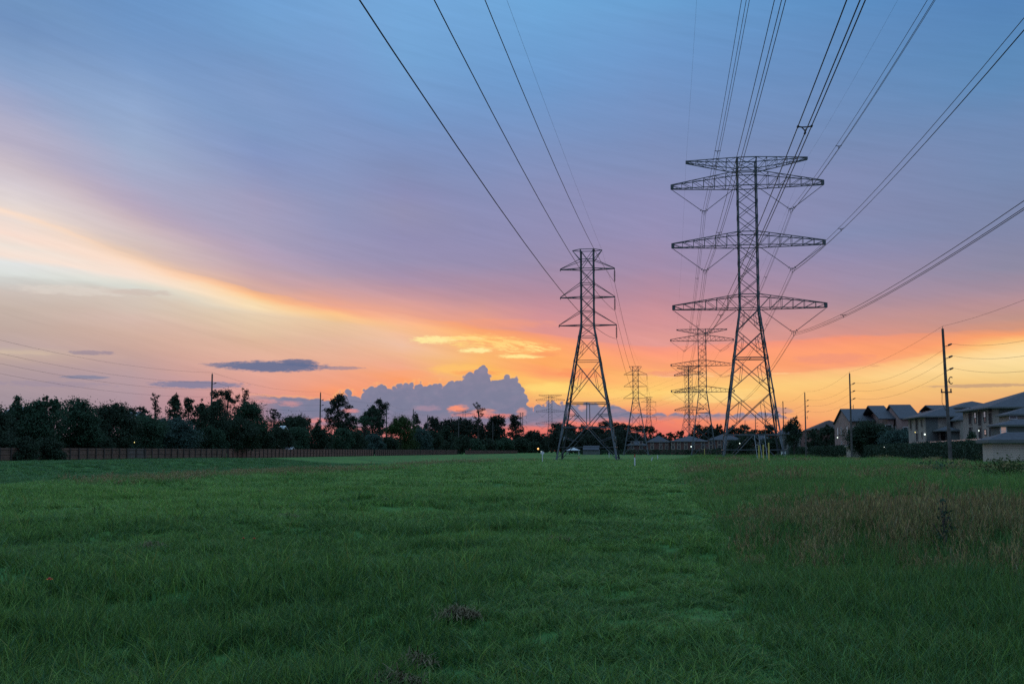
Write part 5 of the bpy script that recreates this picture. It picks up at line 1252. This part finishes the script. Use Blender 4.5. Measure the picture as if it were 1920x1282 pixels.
# ------------------------------------------------------------------ small things in the field
def post(px, pb, hm, label, lean=0.0, cap=None, sign=False, w=0.1, m='white', name='marker_post', group='white marker posts in the field'):
    v = vbase(px, pb); u = X(px, v); z0 = gz(u, v)
    t = thing(name, (u, v, z0), label, 'marker post', group)
    MB().tube([(u, v, z0 - 0.1), (u + lean, v, z0 + hm)], w / 2, 8).build('shaft', M[m], t)
    if cap: MB().tube([(u + lean, v, z0 + hm + 0.003), (u + lean * 1.3, v, z0 + hm * 1.3)], w / 2 + 0.012, 8).build('cap', M[cap], t)
    if sign:
        b = MB(); s = 0.28; zc = z0 + hm * 0.82
        b.add([(u-s, v-0.06, zc), (u, v-0.06, zc-s), (u+s, v-0.06, zc), (u+s*0.7, v-0.06, zc+s*0.7), (u-s*0.7, v-0.06, zc+s*0.7), (u-s, v-0.03, zc), (u, v-0.03, zc-s), (u+s, v-0.03, zc), (u+s*0.7, v-0.03, zc+s*0.7), (u-s*0.7, v-0.03, zc+s*0.7)], [(0,1,2,3,4),(9,8,7,6,5),(0,5,6,1),(1,6,7,2),(2,7,8,3),(3,8,9,4),(4,9,5,0)])
        b.build('sign_plate', M['white'], t)
    return t
post(1017, 868.3, 1.7, 'slim white marker post with a small pointed plate, left of the narrow tower', sign=True)
post(1190, 876, 1.05, 'white marker post with a brown cap standing nearest in the field', cap='orange', w=0.13)
post(1220, 866, 0.75, 'white marker post leaning to the right', lean=0.28, w=0.12)
post(1233, 861, 0.9, 'short white marker post right of the leaning one', w=0.14)
post(1142, 857, 1.2, 'thin pale marker post by the right leg of the narrow tower', w=0.12)
post(1085.5, 867, 0.6, 'low brownish marker post under the narrow tower', cap='orange', w=0.12, m='pole')
zb = zl(815) - 0.1
for px, tx, lb in ((1420.6, 1414.7, 'leftmost of three pale guy wires rising to the big tower beam'), (1429.5, 1423, 'middle of three pale guy wires rising to the big tower beam'), (1439, 1434, 'rightmost of three pale guy wires rising to the big tower beam')):
    v = 182.0; u = X(px, v); t = thing('guy_wire', (u, v, 0), lb, 'guy wire', 'guy wires at the big tower')
    ut = X(tx, V1 - 4.6); MB().tube([(u, v, 0), (ut, V1 - 4.6, zb)], 0.035, 6).build('wire', M['polepale'], t)
    MB().lathe((u, v, -0.1), (u, v, 0.35), [(0, 0.16), (0.6, 0.14), (1, 0.05)], 8).build('anchor', M['concrete'], t)
for px, pb, hm, lb in ((1423, 865.5, 2.45, 'leftmost tall yellow post in front of the big tower'), (1431.2, 867.5, 2.45, 'middle tall yellow post in front of the big tower'), (1441.5, 870, 2.6, 'rightmost and nearest tall yellow post in front of the big tower'), (1321, 856, 2.2, 'lone yellow post at the foot of the second wide tower')):
    v = vbase(px, pb); u = X(px, v); t = thing('yellow_post', (u, v, 0), lb, 'post', 'yellow posts by the wide towers')
    MB().tube([(u, v, -0.1), (u, v, hm)], 0.085, 10).build('shaft', M['yellow'], t)
    MB().lathe((u, v, hm), (u, v, hm + 0.08), [(0, 0.095), (0.6, 0.08), (1, 0.02)], 10).build('cap', M['yellow'], t)
t = thing('utility_cabinet', (X(1469, 300), 300, 0), 'white utility cabinet with a dark panel behind the right leg of the big tower', 'cabinet')
uc = X(1469, 300); MB().box(uc - 0.55, uc + 0.55, 300, 300.9, 0, 1.45).build('box', M['white'], t); MB().box(uc - 0.42, uc + 0.42, 299.93, 299.997, 0.25, 1.0).build('panel', M['glass'], t)
MB().box(uc - 0.62, uc + 0.62, 299.9, 301, 1.453, 1.55).build('lid', M['white'], t)
for px, pb, w, lb in ((1303, 864, 0.9, 'small white lump lying left in the brownish grass'), (1320, 864, 1.5, 'flat pale slab lying in the brownish grass'), (1484, 866, 1.3, 'flat pale slab right of the big tower leg')):
    v = vbase(px, pb) + 4; u = X(px, v); b = MB()
    b.add([(u-w/2,v,0.25),(u+w/2,v-0.1,0.28),(u+w/2,v+0.7,0.34),(u-w/2,v+0.8,0.3),(u-w/2*0.8,v+0.05,0.52),(u+w/2*0.9,v,0.50),(u+w/2*0.8,v+0.6,0.55),(u-w/2*0.8,v+0.6,0.5)], [(0,3,2,1),(4,5,6,7),(0,1,5,4),(1,2,6,5),(2,3,7,6),(3,0,4,7)])
    tag(b.build('concrete_slab', M['white']), lb, 'slab', 'pale slabs in the grass')
# dead thatch clumps
def thatch(px, py, w, label, n=420):
    v = vbase(px, py) * 0.94; u = X(px, v); z = gz(u, v); rng = np.random.default_rng(int(px)); vs_, fs_ = [], []
    for i in range(n):
        a = rng.uniform(0, 6.283); r_ = w / 2 * math.sqrt(rng.uniform()); x, y = u + r_ * math.cos(a), v + r_ * math.sin(a) * 0.7
        hh = 0.06 + 0.11 * max(0, 1 - r_ / (w / 2)) * rng.uniform(0.4, 1.2); L = rng.uniform(0.05, 0.15); d = rng.uniform(0, 6.283); e = 0.004
        dz_ = rng.normal(0, 0.04); o = len(vs_); nx_, ny_ = -math.sin(d) * e, math.cos(d) * e
        x2, y2 = x + L * math.cos(d), y + L * math.sin(d); xm, ym = (x + x2) / 2, (y + y2) / 2
        vs_ += [(x - nx_, y - ny_, z + hh), (x + nx_, y + ny_, z + hh), (xm + nx_, ym + ny_, z + hh + 0.03), (xm - nx_, ym - ny_, z + hh + 0.03), (x2 + nx_, y2 + ny_, z + hh + dz_), (x2 - nx_, y2 - ny_, z + hh + dz_)]
        fs_ += [(o, o+1, o+2, o+3), (o+3, o+2, o+4, o+5)]
    me = MB(); me.add(vs_, fs_); tag(me.build('dry_grass_clump', M['straw']), label, 'dead grass', 'clumps of dead grass in the field')
thatch(735, 1268, 0.55, 'brownish dead grass clump at the bottom edge of the picture', 650)
thatch(862, 1162, 0.42, 'dead grass clump with a dark hollow, above the bottom two', 330)
thatch(783, 1225, 0.34, 'faint dead grass clump just above the bottom one', 200)
thatch(540, 984, 0.7, 'dead grass patch in the left middle of the field', 150)
thatch(1050, 1008, 0.6, 'dead grass clump in the centre of the field', 150)
thatch(293, 1055, 0.45, 'dark dead grass clump in the left part of the field', 130)
thatch(497, 931, 0.9, 'small far dead grass patch on the left', 130)
# flowers
for px, py, lb in ((102, 1124, 'small orange-red wildflower low in the left foreground grass'), (460, 1025, 'red wildflower dot farther out, left'), (480, 1036, 'red wildflower dot farther out, right')):
    v = vbase(px, py) * 0.86; u = X(px, v); z = gz(u, v); t = thing('wildflower', (u, v, z), lb, 'flower', 'wildflowers in the grass'); s = 0.045 if py > 1100 else 0.03
    MB().tube([(u, v, z), (u + 0.01, v, z + 0.255)], 0.003, 5).build('stem', M['grass_green'], t)
    b = MB()
    for k in range(8):
        a = k * 0.785; c, d = math.cos(a), math.sin(a); b.add([(u, v, z+0.26), (u + s*0.7*c - s*0.25*d, v + s*0.7*d + s*0.25*c, z+0.268), (u + s*c, v + s*d, z+0.262), (u + s*0.7*c + s*0.25*d, v + s*0.7*d - s*0.25*c, z+0.268)], [(0,1,2,3)])
    b.build('petals', M['petal'], t); MB().lathe((u, v, z + 0.262), (u, v, z + 0.285), [(0, s*0.45), (0.6, s*0.4), (1, s*0.15)], 8).build('eye', M['petalred'], t)
# leafy weeds standing over the tall grass
def sapling(px, v, h, w, label, n=70, lm='leaf_dark', leaf=0.12):
    u = X(px, v); z = gz(u, v); rng = np.random.default_rng(int(px)); t = thing('weed_plant', (u, v, z), label, 'plant')
    st_ = MB(); C = []
    for k in range(9):
        a = rng.uniform(0, 6.283); zz_ = h * rng.uniform(0.3, 0.95); r_ = w / 2 * (1.15 - zz_ / h); e = (u + r_ * math.cos(a), v + r_ * math.sin(a), z + zz_ + 0.05)
        st_.tube([(u, v, z + zz_ * 0.7), e], 0.006, 4); 
        for q in range(n // 9):
            f = rng.uniform(0.35, 1.05); C.append((u + r_ * math.cos(a) * f + rng.normal(0, 0.03), v + r_ * math.sin(a) * f + rng.normal(0, 0.03), z + zz_ * (0.7 + 0.3 * f) + rng.normal(0, 0.03)))
    for q in range(14): C.append((u + rng.normal(0, 0.03), v + rng.normal(0, 0.03), z + h * rng.uniform(0.75, 1.02)))
    st_.tube([(u, v, z), (u, v, z + h)], 0.012, 5, 0.005); st_.build('stem', M['bark'], t)
    Vv, Ff = leafquads(np.array(C), leaf, rng); npmesh('leaves', Vv, Ff, M[lm], t)
sapling(1764, 17.0, 0.95, 0.56, 'dark leafy weed standing above the tall grass on the right', 90, leaf=0.055, lm='leaf_mid')
def lowbush(px, v, h, w, label, lm, n=900):
    u = X(px, v); z = gz(u, v); rng = np.random.default_rng(int(px)); t = thing('bush', (u, v, z), label, 'bush')
    C = np.stack([rng.normal(0, w * 0.3, n), rng.normal(0, 0.8, n), np.abs(rng.normal(0.75, 0.22, n)) * h], 1) + np.array([u, v, z])
    Vv, Ff = leafquads(C, 0.13, rng); npmesh('leaves', Vv, Ff, M[lm], t)
    st_ = MB()
    for k in range(8): st_.tube([(u + rng.normal(0, w*0.1), v, z), (u + rng.normal(0, w*0.25), v, z + h * 0.8)], 0.02, 4, 0.008)
    st_.build('stems', M['bark'], t)
lowbush(1893, 62, 1.15, 3.0, 'low olive-brown bush in the tall grass at the right edge', 'leaf_lime')
lowbush(1760, 72, 0.95, 2.2, 'faint low weedy bush in the tall grass right of centre-right', 'leaf_mid', 300)
